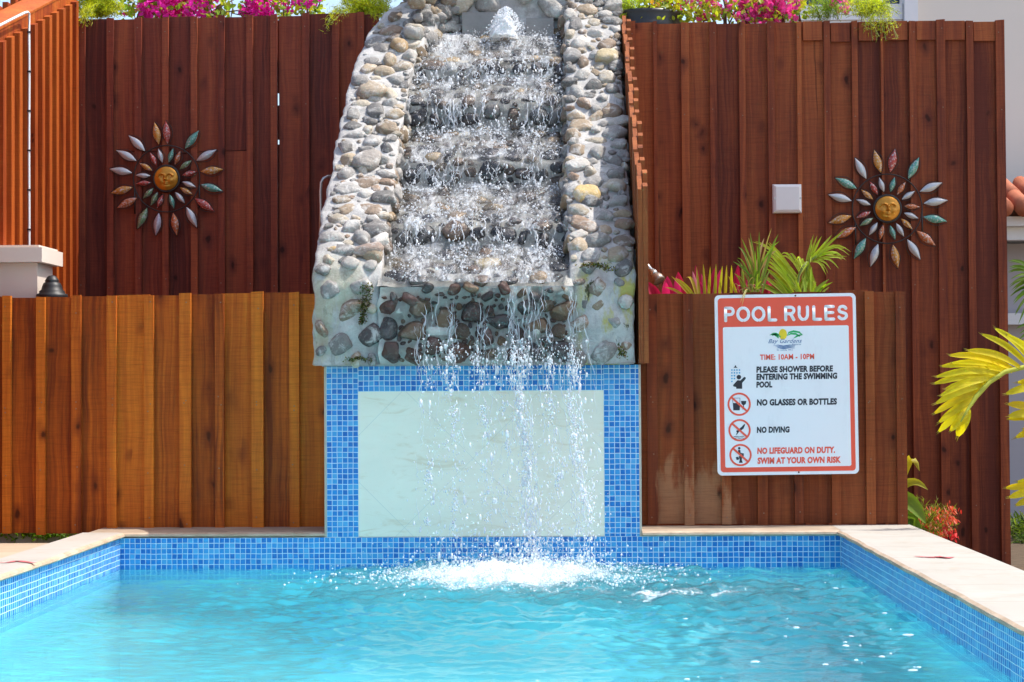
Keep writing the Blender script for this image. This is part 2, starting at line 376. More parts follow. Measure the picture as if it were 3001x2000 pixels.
def onz(x,y,z):                                  # display pixel -> point on the plane z
    v=RC @ Vector(((x*K-CX)/FPX, -(y*K-CY)/FPX, -1.0)); q=(z-CAM.z)/v.z; p=CAM+v*q; return (p.x,p.y)
o=stroke([onz(2102,1278,zc),onz(2125,1280,zc),onz(2150,1280.5,zc),onz(2170,1280,zc),onz(2178,1283,zc)],[0.006,0.012,0.02,0.04,0.008],zc).build('painted_mark',M['redpaint']); tag(o,'smudged red painted mark on the right pool coping','painted mark')
o=stroke([onz(-6,1293,zc),onz(15,1293,zc),onz(40,1289,zc),onz(62,1291.5,zc),onz(82,1294,zc)],[0.006,0.008,0.016,0.012,0.006],zc).build('painted_mark',M['redpaint']); tag(o,'thin wavy red painted mark on the left pool coping','painted mark')
mb=MB(); mb.box(-9,PL-0.178,-13,0.16,-0.1,0.103); tag(mb.build('pool_deck',M['deck']),kind='structure')
mb=MB(); mb.box(PR+0.365,14,-13,-4.2,-0.165,0.02); mb.box(2.9,14,-4.0,0.9,-0.165,-0.12); tag(mb.build('path',M['deck']),kind='structure')
mb=MB()
mb.box(-9,-2.2,0.42,0.52,-0.17,0.20,0); tag(mb.build('kerb_strip',M['grout']),kind='structure')
# tiled wall under the waterfall, with the pale stone panel
root=empty('tiled_wall','blue mosaic wall with pale stone panel below the waterfall','wall')
FL,FR,FT=-1.05,0.354,0.905
px0,px1,pz0,pz1=-0.907,0.197,0.1395,0.791
mb=MB(); mb.box(FL-0.011,FR+0.010,0.0045,0.285,PT+0.0005,FT+0.0); mb.build('wall_core',M['grout'],root)
mb=MB()
def tq(x0,x1,z0,z1,ou=0.0,ov=0.0):
    f=[(x0,0.0,z0),(x1,0.0,z0),(x1,0.0,z1),(x0,0.0,z1)]
    mb.face(f,0,(1,1,1),[(ou,ov),(ou+x1-x0,ov),(ou+x1-x0,ov+z1-z0),(ou,ov+z1-z0)])
    mb.box(x0,x1,0.0005,0.0045,z0,z1,0)
tq(FL,px0,PT+0.0005,FT,0,0); tq(px1,FR,PT+0.0005,FT,5*0.238,0.01); tq(px0,px1,pz1,FT,0.9996,0.3808-0.001)
mb.build('mosaic_surround',M['mosaic'],root)
mb=MB(); mb.box(px0,px1,0.0012,0.0044,pz0,pz1); mb.build('stone_panel',M['panel'],root)
settle(root,(-0.35,0.14,PT))
# ------------------------------------------------------------------ fences
def fence(name,label,bats,yref,d,top,zbot,mat,ends,bthick=0.024,proud=0.026,split=None,zb_jit=0.0,cat='fence',header=None):
    root=empty(name,label,cat)
    Y=d-8.2
    bx=[(S(a,yref,d).x,S(b,yref,d).x) for a,b in bats]
    cen=[ends[0]]+[(a+b)/2 for a,b in bx if ends[0]+0.03<(a+b)/2<ends[1]-0.03]+[ends[1]]
    mb=MB()
    for i in range(len(cen)-1):
        a,b=cen[i]+0.002,cen[i+1]-0.002; c=(random.random(),random.random(),random.random())
        zt=top((a+b)/2)+random.uniform(-0.006,0.004); yo=random.uniform(-0.003,0.003)
        sl=random.uniform(-0.004,0.004)
        cup=0.007
        def bd(za,zb,yo,c,sl=0.0):
            v=[(a,Y+yo+cup,za),(b,Y+yo,za),(b,Y+bthick,za),(a,Y+bthick,za),(a,Y+yo+cup,zb),(b,Y+yo,zb+sl),(b,Y+bthick,zb+sl),(a,Y+bthick,zb)]
            mb.bulk(v,[(0,1,5,4),(1,2,6,5),(2,3,7,6),(3,0,4,7),(4,5,6,7),(3,2,1,0)],0,c)
        if split and a>split[0] and b<split[1]:
            zs=split[2]+random.uniform(-0.012,0.012)
            bd(zbot,zs-0.0015,yo,c); bd(zs+0.0015,zt,yo-0.002,(random.random(),random.random(),0),sl)
        else: bd(zbot+random.uniform(0,zb_jit),zt,yo,c,sl)
        if header and a>header[0]:
            mb.box(a+0.022,b-0.022,Y-0.016,Y-0.004,zt-0.105,zt-0.002,0,(random.random(),random.random(),0))
    mb.build('board_panel',mat,root)
    for zr in (zbot+0.25,(split[2]-0.04 if split else (zbot+top(cen[0]))/2),top(cen[0])-0.3):
        mb=MB(); mb.box(ends[0]+0.01,ends[1]-0.0,Y+bthick+0.001,Y+bthick+0.04,zr,zr+0.08,0,(0.4,0.3,0)); mb.build('rail',mat,root)
    for a,b in bx:
        if b<ends[0]-0.02 or a>ends[1]+0.02: continue
        mb=MB(); zt=top((a+b)/2)+random.uniform(-0.003,0.006); pr=proud+random.uniform(-0.003,0.004)
        mb.box(a,b,Y-pr,Y-0.0035,zbot+random.uniform(-0.004,zb_jit),zt,0,(0.2+0.75*random.random(),random.random(),0),random.uniform(-0.004,0.004))
        for zn in (zt-0.06,zt-0.5,(zt+zbot)/2+0.03,zbot+0.3,zbot+0.05):
            xn=(a+b)/2+random.uniform(-0.008,0.008); zn+=random.uniform(-0.03,0.03); mb.box(xn-0.0028,xn+0.0028,Y-pr-0.0012,Y-pr+0.001,zn-0.0028,zn+0.0028,1)
        mb.build('batten',[mat,M['nail']],root)
    settle(root,((ends[0]+ends[1])/2,Y,zbot)); return root
def lin(p,q,d):                                   # top line through two photo pixels
    a,b=S(*p,d),S(*q,d); return lambda x: a.z+(b.z-a.z)*(x-a.x)/(b.x-a.x)
o4=lambda l,s,off: [(a/s+off,b/s+off) for a,b in l]
fence('board_fence','low honey stained board fence left of the tiled wall',[(-170,-145),(-68,-42)]+o4([(15,47),(144,177),(278,314),(414,450),(557,592),(691,735),(828,862),(967,1012),(1111,1149)],1.307,0),1200,8.5,lin((0,871),(937,858),8.5),0.135,M['wood_low'],(-3.1,FL-0.0125),zb_jit=0.004)
fence('board_fence','low red brown board fence behind the rules sign',o4([(60,100),(200,237),(343,378),(480,518),(620,655),(763,797),(895,930),(1013,1051)],1.307,1850),1200,8.5,lin((1875,864),(2655,852),8.5),0.165,M['wood_low_right'],(FR+0.012,S(2655,1200,8.5).x),zb_jit=0.006)
fence('board_fence','tall red brown board fence right of the waterfall',[(1800-30,1800-5)]+o4([(86,112),(203,222),(345,385),(490,525),(640,672),(785,820),(935,958),(1073,1106),(1215,1245),(1363,1376),(1508,1542),(1648,1692),(1800,1836),(1950,1995)],1.742,1800),500,9.9,lin((1850,68),(2944,63),9.9),-0.165,M['wood_right'],(0.40,S(2946,500,9.9).x),header=(1.2,))
gx=S(816,500,10.2).x
fence('board_fence','tall dark red board fence behind the honey fence, left of the gate',o4([(30,52),(78,122),(272,318),(465,512),(655,697),(850,895),(1040,1083),(1235,1278),(1400,1444)],2.353,200),300,10.2,lin((250,58),(816,46),10.2),-0.16,M['wood_left'],(-2.95,gx-0.0035),split=(-2.6,-1.7,S(500,447,10.2).z))
fence('wooden_gate','tall brown board gate between the dark fence and the waterfall',o4([(1620,1665),(1825,1872),(2000,2045)],2.353,200),300,10.19,lin((816,46),(1090,40),10.19),-0.15,M['wood_left'],(gx+0.0035,-1.0),cat='gate')
zq=lambda yd: S(640*K,yd*K,10.2).z
for k,(za,zb_) in enumerate(((zq(690),zq(331)),(zq(320),zq(241)),(zq(213),zq(45)))):
    mb=MB(); mb.box(gx-0.02,gx+0.003,2.024,2.036,za,zb_,0,(0.2,0.3,0)); o=mb.build('stop_strip',M['wood_left'],bpy.data.objects['wooden_gate']); o.matrix_parent_inverse=Matrix.Translation(-o.parent.location)
# slatted wall on the left, running towards the viewer and lit by the sun
root=empty('slat_wall','sunlit orange slatted wall with sloping top at the left edge','wall')
XW=-2.71; zt=lambda y: 2.56+0.355*(y-0.72)
mb=MB()
y=-1.0
while y<1.98:
    y1=min(y+0.155,1.98); v=[(XW-0.02,y+0.002,-0.16),(XW,y+0.002,-0.16),(XW,y1,-0.16),(XW-0.02,y1,-0.16),(XW-0.02,y+0.002,zt(y)+0.05),(XW,y+0.002,zt(y)+0.05),(XW,y1,zt(y1)+0.05),(XW-0.02,y1,zt(y1)+0.05)]
    mb.bulk(v,[(0,1,5,4),(1,2,6,5),(2,3,7,6),(3,0,4,7),(4,5,6,7),(3,2,1,0)],0,(random.random()*0.6,random.random(),0)); y=y1
mb.build('board_panel',M['wood_slat'],root)
y=-0.95
while y<1.95:
    mb=MB(); ww=0.05; X0=XW+0.002;X1=XW+0.034
    v=[(X0,y,-0.16),(X1,y,-0.16),(X1,y+ww,-0.16),(X0,y+ww,-0.16),(X0,y,zt(y)),(X1,y,zt(y)),(X1,y+ww,zt(y+ww)),(X0,y+ww,zt(y+ww))]
    mb.bulk(v,[(0,1,5,4),(1,2,6,5),(2,3,7,6),(3,0,4,7),(4,5,6,7),(3,2,1,0)],0,(random.random()*0.6,random.random(),0)); mb.build('batten',M['wood_slat'],root)
    y+=0.1335
mb=MB(); v=[]
for y in (-1.0,2.3): v+=[(XW-0.12,y,zt(y)+0.075),(XW+0.004,y,zt(y)+0.052),(XW+0.004,y,zt(y)+0.064),(XW-0.12,y,zt(y)+0.087)]
mb.bulk(v,[(0,1,2,3),(7,6,5,4),(0,4,5,1),(1,5,6,2),(2,6,7,3),(3,7,4,0)],0,(0.7,0.2,0))
y=-0.9
while y<2.2: mb.box(XW-0.15,XW-0.122,y,y+0.05,zt(y)-0.2,zt(y)+0.112,0,(0.1,random.random(),0)); y+=0.1335
mb.build('cap_board',M['wood_slat'],root)
settle(root,(XW,0.5,-0.16))
def onx(xd,yd,X):
    v=RC @ Vector(((xd*K-CX)/FPX, -(yd*K-CY)/FPX, -1.0)); q=(X-CAM.x)/v.x; return CAM+v*q
root=empty('white_cable','white cable clipped down the orange slatted wall','cable')
XC=XW+0.041
pts=[onx(-12,64,XC),onx(0,58.5,XC),onx(30,43,XC),onx(55,30.5,XC),onx(63,28,XC),onx(67,31,XC)]
yb=pts[-1].y
pts+=[Vector((XC,yb+0.002*math.sin(i),pts[-1].z-0.12*(i+1))) for i in range(14)]
mb=MB(); mb.tube(pts,0.0062,6); mb.build('cable_run',M['white'],root,smooth=True)
for i in range(7):
    mb=MB(); z=pts[5].z-0.1-0.2*i; mb.box(XC-0.008,XC+0.008,yb-0.009,yb+0.009,z,z+0.008); mb.build('clip',M['black'],root)
settle(root,(XC,yb,1.2))
# narrow board fence up the right side of the chute, seen end on, its top cut to the slope
root=empty('board_fence','narrow stepped board fence edge-on beside the stone chute','fence')
zs=lambda y: 1.735+0.625*(y+0.02)
def slab_(mb,x0,x1,y0,y1,zb,za,zc):
    v=[(x0,y0,zb),(x1,y0,zb),(x1,y1,zb),(x0,y1,zb),(x0,y0,za),(x1,y0,za),(x1,y1,zc),(x0,y1,zc)]
    mb.bulk(v,[(0,1,5,4),(1,2,6,5),(2,3,7,6),(3,0,4,7),(4,5,6,7),(3,2,1,0)],0,(0.3+0.5*random.random(),random.random(),0))
mb=MB(); y=-0.11; k=0
while y<1.68:
    y1=y+0.115; a=0.0045*math.sin(k*1.7); st=random.uniform(-0.006,0.010); zb=0.912 if y<0.30 else -0.16
    slab_(mb,0.352+a,0.373+a,y,y1-0.002,zb,zs(y)+st,zs(y1)+st); y=y1;k+=1
mb.build('board_panel',M['wood_side'],root)
y=-0.11;k=0
while y<1.66:
    mb=MB(); a=0.0045*math.sin(k*1.7); zb=0.912 if y<0.30 else -0.16
    slab_(mb,0.3745+a,0.396+a,y,y+0.042,zb,zs(y)+0.016,zs(y+0.042)+0.010); mb.build('batten',M['wood_side'],root); y+=0.115;k+=1
settle(root,(0.37,0.8,-0.16))
# ------------------------------------------------------------------ pool water
mb=MB()
def waves(X,Y):
    r=np.random.default_rng(3); h=np.zeros_like(X); 
    near=np.clip(1.15-0.36*np.hypot(X*np.where(X<-0.2,1.6,0.8)+0.2,(Y+0.5)*0.9),0.16,1.05)
    for i in range(90):
        lam=0.035*(11**r.random()); th=r.normal(PI/2,0.75); a=0.0021*(lam/0.2)**0.7*r.uniform(0.4,1.2); ph=r.random()*2*PI
        h+=a*np.sin(2*PI*(X*np.cos(th)+Y*np.sin(th))/lam+ph)
    dd=np.hypot(X+0.25,(Y+0.45)); h=h*near+0.004*np.exp(-dd*0.9)*np.sin(2*PI*dd/0.21)
    return h
xs=np.linspace(PL+0.0005,PR-0.0005,300); ys=np.concatenate([np.linspace(-12.89,-4.3,30)[:-1],np.linspace(-4.3,-0.0005,420)])
XX,YY=np.meshgrid(xs,ys); ZZ=waves(XX,YY)
V=np.stack([XX,YY,ZZ],-1).reshape(-1,3); nx=len(xs); F=[]
for i in range(len(ys)-1):
    for j in range(nx-1): a=i*nx+j; F.append((a,a+1,a+nx+1,a+nx))
mb.bulk(V,F)
t=NT('pool_water'); p=t.pos()
b=t.bump(t.noise(t.vmul(p,(11,30,1)),1.0,5,0.6,0.4),0.30,0.012)
fr=t.n('ShaderNodeFresnel',i_IOR=1.33); t.set(fr.inputs['Normal'],b)
rf=t.n('ShaderNodeBsdfRefraction',i_IOR=1.33,i_Roughness=0.0,i_Color=(0.615,0.96,0.99)); t.set(rf.inputs['Normal'],b)
tp=t.n('ShaderNodeBsdfTransparent',i_Color=(0.615,0.96,0.99))
m1=t.n('ShaderNodeMixShader'); t.set(m1.inputs[0],0.45); t.set(m1.inputs[1],rf.outputs[0]); t.set(m1.inputs[2],tp.outputs[0])
gl=t.n('ShaderNodeBsdfGlossy',i_Roughness=0.05,i_Color=(1,1,1)); t.set(gl.inputs['Normal'],b)
m2=t.n('ShaderNodeMixShader'); t.set(m2.inputs[0],t.math('MULTIPLY',fr.outputs[0],1.0)); t.set(m2.inputs[1],m1.outputs[0]); t.set(m2.inputs[2],gl.outputs[0])
M['water']=t.done(m2.outputs[0])
tag(mb.build('pool_water',M['water'],smooth=True),kind='structure')
# ------------------------------------------------------------------ stone waterfall
WXO,WXI,WRI,WRO=-1.10,-0.79,0.045,0.335          # outer left, inner left, inner right, outer right
def zy(yd,d): return CAM.z+(VPY-yd*K)*d/FPX
bed=[(657,8.085),(620,8.20),(592,8.40),(574,8.435),(522,8.47),(505,8.55),(442,8.90),(424,8.93),(372,8.955),(355,9.03),(312,9.28),(296,9.305),(237,9.33),(222,9.39),(192,9.56),(182,9.585),(152,9.605),(140,9.66),(76,10.0)]
bedp=[(d-8.2,zy(y,d)) for y,d in bed]
apron=[(-0.105,0.912),(-0.108,1.0),(-0.10,1.12),(-0.106,1.2),bedp[0]]
bedp+=[(1.86,bedp[-1][1]+0.06),(1.88,3.3)]
wingL=[(-0.10,0.912),(-0.105,1.1),(-0.10,1.27),(-0.07,1.35),(0.0,1.425),(0.22,1.59),(0.53,1.825),(0.85,2.077),(1.17,2.345),(1.48,2.625),(1.8,2.92),(2.0,3.09)]
wingR=[(-0.10,0.912),(-0.105,1.1),(-0.10,1.26),(-0.065,1.33),(0.0,1.40),(0.22,1.58),(0.53,1.82),(0.85,2.075),(1.17,2.345),(1.48,2.625),(1.8,2.92),(2.0,3.09)]
class Prof:
    def __init__(s,pts,step=0.016,smooth=2):
        P=np.array(pts,float); L=np.concatenate([[0],np.cumsum(np.hypot(*np.diff(P,axis=0).T))]); n=int(L[-1]/step)+1
        s.s=np.linspace(0,L[-1],n); s.y=np.interp(s.s,L,P[:,0]); s.z=np.interp(s.s,L,P[:,1])
        for _ in range(smooth):
            for a in (s.y,s.z): a[1:-1]=(a[:-2]+2*a[1:-1]+a[2:])/4
        ty=np.gradient(s.y); tz=np.gradient(s.z); q=np.hypot(ty,tz); s.ny=-tz/q; s.nz=ty/q; s.L=L[-1]
    wob=0.0
    def shift(s,q,x):
        q=np.asarray(q,float); x=np.asarray(x,float)+0*q
        if not s.wob: return q
        w=s.wob*fbm(np.stack([x*4.2,q*1.3,q*0],-1).reshape(-1,3),3).reshape(q.shape)
        return np.clip(q+w*np.clip(q/0.12,0,1),0,s.L)
    def at(s,q):
        return [np.interp(q,s.s,a) for a in (s.y,s.z,s.ny,s.nz)]
def sheet(prof, cross, amp, freq, offs=0.0):
    """sweep a cross section [(x, depth below the surface)] along the profile, roughen it"""
    X=np.array([c[0] for c in cross]); D=np.array([c[1] for c in cross]); n=len(prof.s); m=len(X)
    V=np.zeros((n,m,3)); V[:,:,0]=X[None]; h=offs-D[None,:]
    Q=prof.shift(np.repeat(prof.s[:,None],m,1),np.repeat(X[None],n,0)); y_,z_,ny_,nz_=prof.at(Q)
    V[:,:,1]=y_+ny_*h; V[:,:,2]=z_+nz_*h
    W=V.reshape(-1,3); dn=fbm(W*freq,3)*amp; nn=np.repeat(np.stack([prof.ny*0,prof.ny,prof.nz],-1)[:,None],m,1).reshape(-1,3)
    W=W+nn*dn[:,None]; W[:,0]+=fbm(W*freq+31,3)*amp*0.9
    F=[(i*m+j,i*m+j+1,(i+1)*m+j+1,(i+1)*m+j) for i in range(n-1) for j in range(m-1)]
    return W,F
I1=ico(2); I0=ico(0); IM=ico(1)
ST=[]
for k in range(14):
    v=I1[0]; ax=rng.uniform(0.75,1.2,3)
    cub=np.sign(v)*np.abs(v)**rng.uniform(0.62,0.95)
    w_=cub*(1+0.22*vnoise(v*1.3+k*9.1)+0.11*vnoise(v*3.1+k*5.7)+0.05*vnoise(v*6.5+k))[:,None]*ax; ST.append(w_)
SA=[]
for k in range(14):
    v=I1[0]; A_=np.array([tuple(rdir_) for rdir_ in rng.standard_normal((9,3))]); A_/=np.linalg.norm(A_,axis=1)[:,None]; lim=rng.uniform(0.62,0.9,9)
    r_=np.min(np.where(v@A_.T>1e-3,lim/np.maximum(v@A_.T,1e-3),9.0),axis=1); r_=np.minimum(r_,1.05)
    SA.append(v*(r_*(1+0.05*vnoise(v*2.7+k*3.3)))[:,None]*rng.uniform(0.85,1.2,3))
def stones(mb, prof, places, pal, embed, mat=1, flat=(0.5,0.75), asp=(0.75,1.35), rough=False):
    """places: list of (s, x, r, normal or None, depth)"""
    for (s,x,r,nx,dep) in places:
        y,z,ny,nz=[float(q[0]) for q in prof.at(prof.shift(np.array([s]),np.array([x])))]; n=Vector((nx,ny,nz)) if nx==0 else Vector((nx,ny*0.25,nz*0.25)); n.normalize()
        c=Vector((x,y-ny*dep,z-nz*dep))
        a=Vector((1,0,0)) if nx==0 else Vector((0,-nz,ny)).cross(Vector((1,0,0)))
        a=(a-n*a.dot(n)); a=a.normalized() if a.length>1e-3 else n.orthogonal().normalized(); b=n.cross(a)
        th=random.gauss(0,0.5); u=a*math.cos(th)+b*math.sin(th); v=n.cross(u)
        as_=random.uniform(*asp); fl=random.uniform(*flat)
        R=np.array([u*r*as_,v*r/as_**0.5,n*r*fl])
        P=(SA if rough or random.random()<0.35 else ST)[random.randrange(14)]@R+np.array(c+n*(r*fl*embed))
        p=random.choice(pal); k=random.uniform(0.75,1.2)
        mb.bulk(P,I1[1],mat,tuple(q*k for q in p))
def darts(s0,s1,x0,x1,rlo,rhi,tries,gap=0.92,fixed=()):
    out=list(fixed)
    radii=sorted([rlo+(rhi-rlo)*random.random()**1.6 for _ in range(tries)],reverse=True)
    A=[(o[0],o[1],o[2]) for o in out]
    for r in radii:
        s=random.uniform(s0,s1); x=random.uniform(x0+r*0.5,x1-r*0.5)
        if all((s-a)**2+(x-b)**2>((r+c)*gap)**2 for a,b,c in A): A.append((s,x,r)); out.append((s,x,r,0,0.0))
    return out
pal_w=[(.27,.26,.25),(.24,.23,.22),(.36,.29,.205),(.42,.37,.29),(.22,.165,.12),(.15,.145,.14),(.42,.40,.37),(.31,.24,.165),(.33,.32,.305),(.27,.19,.135),(.30,.29,.275),(.19,.18,.17)]
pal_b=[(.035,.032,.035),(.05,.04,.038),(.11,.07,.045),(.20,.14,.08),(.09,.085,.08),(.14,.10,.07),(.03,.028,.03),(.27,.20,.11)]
pal_a=[(.085,.035,.022),(.06,.030,.022),(.12,.05,.028),(.075,.065,.065),(.14,.085,.045),(.05,.038,.034),(.17,.10,.05)]
def stone_mat(name,rough,lime,wet):
    t=NT(name); a=t.attr('col')['Color']; p=t.pos(); n=t.noise(p,85,6,0.7); n2=t.noise(p,22,4)
    c=t.mix(0.75,a,t.mix(n,(0.35,0.34,0.33),(1.55,1.5,1.42)),'MULTIPLY')
    l=t.ss(t.noise(p,15,6,0.75,0.5),0.48,0.66); c=t.mix(t.math('MULTIPLY',l,lime),c,(0.62,0.60,0.56))
    return t.done(t.pbr(c,t.math('ADD',rough,t.math('MULTIPLY',n2,0.2)),0.4,0.0,t.bump(t.math('ADD',t.math('MULTIPLY',n,0.6),n2),0.8,0.012),coat=wet))
def mortar_mat(name,c1,c2,c3,rough,algae=False):
    t=NT(name); p=t.pos(); n=t.noise(p,13,6,0.65,0.4); f=t.noise(p,120,4,0.7)
    c=t.mix(t.ss(n,0.3,0.7),c1,c2); c=t.mix(t.math('MULTIPLY',t.ss(t.noise(p,6.5,5,0.7),0.55,0.72),0.8),c,c3)
    c=t.mix(0.45,c,t.mix(f,(0.45,0.45,0.45),(1.4,1.4,1.4)),'MULTIPLY')
    if algae:      # yellow-green growth where water drips off the front corners
        s=t.sep(p); low=t.math('SUBTRACT',1.0,t.ss(s[2],1.28,1.48)); run=t.noise(t.vmul(p,(9,9,2.6)),1.0,5,0.65)
        e=t.math('ADD',t.ss(s[0],0.05,0.13),t.math('MULTIPLY',t.math('SUBTRACT',1.0,t.ss(s[0],-0.95,-0.82)),0.3))
        m=t.math('MULTIPLY',t.math('MULTIPLY',low,e),t.ss(run,0.46,0.57)); c=t.mix(t.math('MULTIPLY',m,0.85),c,(0.40,0.35,0.05))
        m2=t.math('MULTIPLY',t.math('MULTIPLY',low,e),t.ss(t.noise(t.vmul(p,(14,14,5)),1.0,5,0.7),0.585,0.64)); c=t.mix(m2,c,(0.05,0.05,0.015))
    return t.done(t.pbr(c,rough,0.4,0.0,t.bump(t.math('ADD',n,t.math('MULTIPLY',f,0.5)),0.7,0.012)))
M['mortar']=mortar_mat('lime_mortar',(0.36,0.345,0.325),(0.55,0.53,0.50),(0.24,0.225,0.205),0.75,True)
M['mortar_wet']=mortar_mat('wet_mortar',(0.34,0.32,0.28),(0.50,0.48,0.43),(0.15,0.125,0.095),0.3)
M['mortar_apron']=mortar_mat('apron_mortar',(0.38,0.375,0.34),(0.55,0.54,0.49),(0.42,0.39,0.29),0.4,True)
M['stone_dry']=stone_mat('cobble',0.6,0.7,0.0); M['stone_wet']=stone_mat('wet_cobble',0.12,0.12,0.5); M['stone_apron']=stone_mat('apron_cobble',0.25,0.22,0.25)
root=empty('stone_waterfall','cobblestone waterfall chute with stepped bed above the blue mosaic wall','waterfall')
def bend(y): return float(np.interp(y,[-1,0.9,1.25,1.45,1.6,1.75,1.9,2.1],[0,0,0.018,0.05,0.085,0.16,0.27,0.40]))   # the left wall curls in towards the top
def wing(pts,xo,xi,sgn,nm,fixed):
    pr=Prof(pts); x0,x1=min(xo,xi),max(xo,xi)
    xs=np.linspace(x0,x1,24); c=[(x0,0.9),(x0,0.5),(x0,0.3),(x0,0.18),(x0,0.10),(x0,0.05),(x0,0.02)]+[(x,0.014*(2*(x-x0)/(x1-x0)-1)**4) for x in xs]+[(x1,0.02),(x1,0.05),(x1,0.10),(x1,0.16),(x1,0.22),(x1,0.35),(x1,0.6)]
    W,F=sheet(pr,c,0.013,9); mb=MB(); mb.bulk(W,F,0)
    s_face=pr.s[np.argmax(pr.z>1.37)]
    pl=darts(s_face,pr.L,x0+(0.030 if sgn<0 else 0.0),x1-(0 if sgn<0 else 0.0),0.012,0.052,4200,0.92,fixed)
    stones(mb,pr,pl,pal_w,-0.27,flat=(0.55,0.85))
    # lower front: few stones, mostly buried in limescale
    stones(mb,pr,darts(0.02,s_face,x0+0.02,x1-0.02,0.02,0.05,160,1.2),pal_w+pal_a[3:4],-0.3)
    # inner side face, and the outer one thinly
    xin=xi; nx=1 if sgn<0 else -1
    side=[(s,xin,r,nx,x+0.02) for (s,x,r,_,_) in darts(s_face+0.1,pr.L,0.0,0.22,0.02,0.045,900,0.9)]
    stones(mb,pr,side,pal_w[:6]+pal_b[2:4],0.15)
    xin=xo
    side=[] if sgn<0 else [(s,xin,r,-nx,x+0.03) for (s,x,r,_,_) in darts(s_face+0.1,pr.L,0.0,0.25,0.025,0.05,260,1.1)]
    stones(mb,pr,side,pal_w,0.0)
    if sgn<0: mb.V=[(v[0]+bend(v[1]),v[1],v[2]) for v in mb.V]
    return mb.build(nm,[M['mortar'],M['stone_dry']],root,smooth=True),pr
oL,prL=wing(wingL,WXO,WXI,-1,'side_wall',[])
oR,prR=wing(wingR,WRO,WRI,1,'side_wall',[])
def big(pr,x,y,sx,col,label,name='boulder',flat=(0.55,0.6),nz_=0.25,mat='stone_dry'):
    """one noticeable stone: position along the profile by height y"""
    mb=MB(); s=pr.s[np.argmin(np.abs(pr.z-y))]
    stones(mb,pr,[(s,x,sx,0,0.0)],[col],nz_,0,flat,(1.0,1.15)); o=mb.build(name,M[mat],root,smooth=True)
    if label: o['label']=label
    return o
big(prR,0.135,1.70,0.062,(.50,.37,.17),'large tan boulder on the right side wall')
big(prL,-1.02,1.42,0.028,(.48,.34,.16),'small round tan boulder on the left side wall')
big(prL,-0.86,1.42,0.055,(.30,.23,.19),'brown boulder on the left side wall')
big(prR,0.26,2.52,0.06,(.40,.33,.2),'')
big(prL,-0.95,2.33,0.058,(.33,.27,.2),'')
big(prL,-0.84,2.62,0.06,(.46,.32,.17),'')
big(prL,-0.93,1.90,0.06,(.34,.31,.28),'')
# stepped bed
prB=Prof(bedp,smooth=3); prB.wob=0.05
xs=np.linspace(WXI-0.02,WRI+0.02,60); W,F=sheet(prB,[(x,0) for x in xs],0.016,8); mb=MB(); mb.bulk(W,F,0)
riser=[]
for i in range(len(prB.s)):
    riser.append(1 if prB.nz[i]<0.62 else 0)
def is_riser(s): return riser[min(len(riser)-1,int(s/prB.L*(len(riser)-1)))]
sB_end=prB.s[np.argmax(prB.y>1.84)]
rs=[]; i=0
while i<len(riser):      # a row of big stones set upright in every riser
    if riser[i]:
        j=i
        while j<len(riser) and riser[j]: j+=1
        s0,s1=prB.s[i],prB.s[min(j,len(riser)-1)]; x=WXI+0.02
        while x<WRI-0.03 and s1-s0>0.04:
            r=min(random.uniform(0.03,0.055),(s1-s0)*0.55); rs.append(((s0+s1)/2+random.uniform(-0.012,0.012),x+r,r,0,0.0)); x+=2*r*random.uniform(0.98,1.5)
        i=j
    i+=1
pl=darts(0.03,sB_end,WXI+0.02,WRI-0.02,0.016,0.054,2600,0.98,rs)
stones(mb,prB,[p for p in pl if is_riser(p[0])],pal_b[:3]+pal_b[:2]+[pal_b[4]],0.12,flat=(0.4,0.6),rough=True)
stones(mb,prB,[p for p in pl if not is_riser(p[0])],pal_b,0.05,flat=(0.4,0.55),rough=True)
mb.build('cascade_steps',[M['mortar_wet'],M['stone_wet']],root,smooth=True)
big(prB,-0.325,1.36,0.062,(.62,.46,.15),'yellow wet stone on the lowest step','boulder',(0.35,0.4),0.15,'stone_wet')
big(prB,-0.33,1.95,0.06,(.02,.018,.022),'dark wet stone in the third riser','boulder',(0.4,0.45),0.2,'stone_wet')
# back basin wall with the grey slabs behind the jet
mb=MB(); prK=Prof([(1.80,2.70),(1.84,2.95),(1.86,3.4)])
xs=np.linspace(WXI-0.02,WRI+0.02,40); W,F=sheet(prK,[(xs[0],0.4)]+[(x,0) for x in xs]+[(xs[-1],0.4)],0.012,9); mb.bulk(W,F,0)
pl=darts(0.0,prK.L,WXI,WRI,0.03,0.07,500,0.9)
stones(mb,prK,[p for p in pl if not(-0.5<p[1]<0.02 and p[0]<0.16)],pal_w,0.3)
for k in range(46):      # stones filling the left corner of the basin
    q=random.random(); a=random.uniform(0,0.5*PI)
    cx=WXI+0.02+0.24*(1-math.sin(a))*1.0; cy=1.80-0.30*(1-math.cos(a)); cz=zy(88,10.0)+random.uniform(-0.05,0.6)
    r=random.uniform(0.03,0.06); p=random.choice(pal_w); P=ST[k%14]*np.array([r*1.1,r*.8,r*.8])+np.array([cx,cy,cz]); mb.bulk(P,I1[1],1,p)
mb.build('back_wall',[M['mortar'],M['stone_dry']],root,smooth=True)
mb=MB()
M['slab']=plain('grey_slab',(0.24,0.23,0.22),0.6,0.3,var=0.25,bump=0.3)
for a,b,z0,z1 in ((-0.52,-0.30,-0.02,0.115),(-0.17,-0.02,-0.02,0.08)):
    mb=MB(); mb.box(a,b,1.745,1.79,zy(76,10.0)+z0,zy(76,10.0)+z1); mb.build('slab',M['slab'],root)
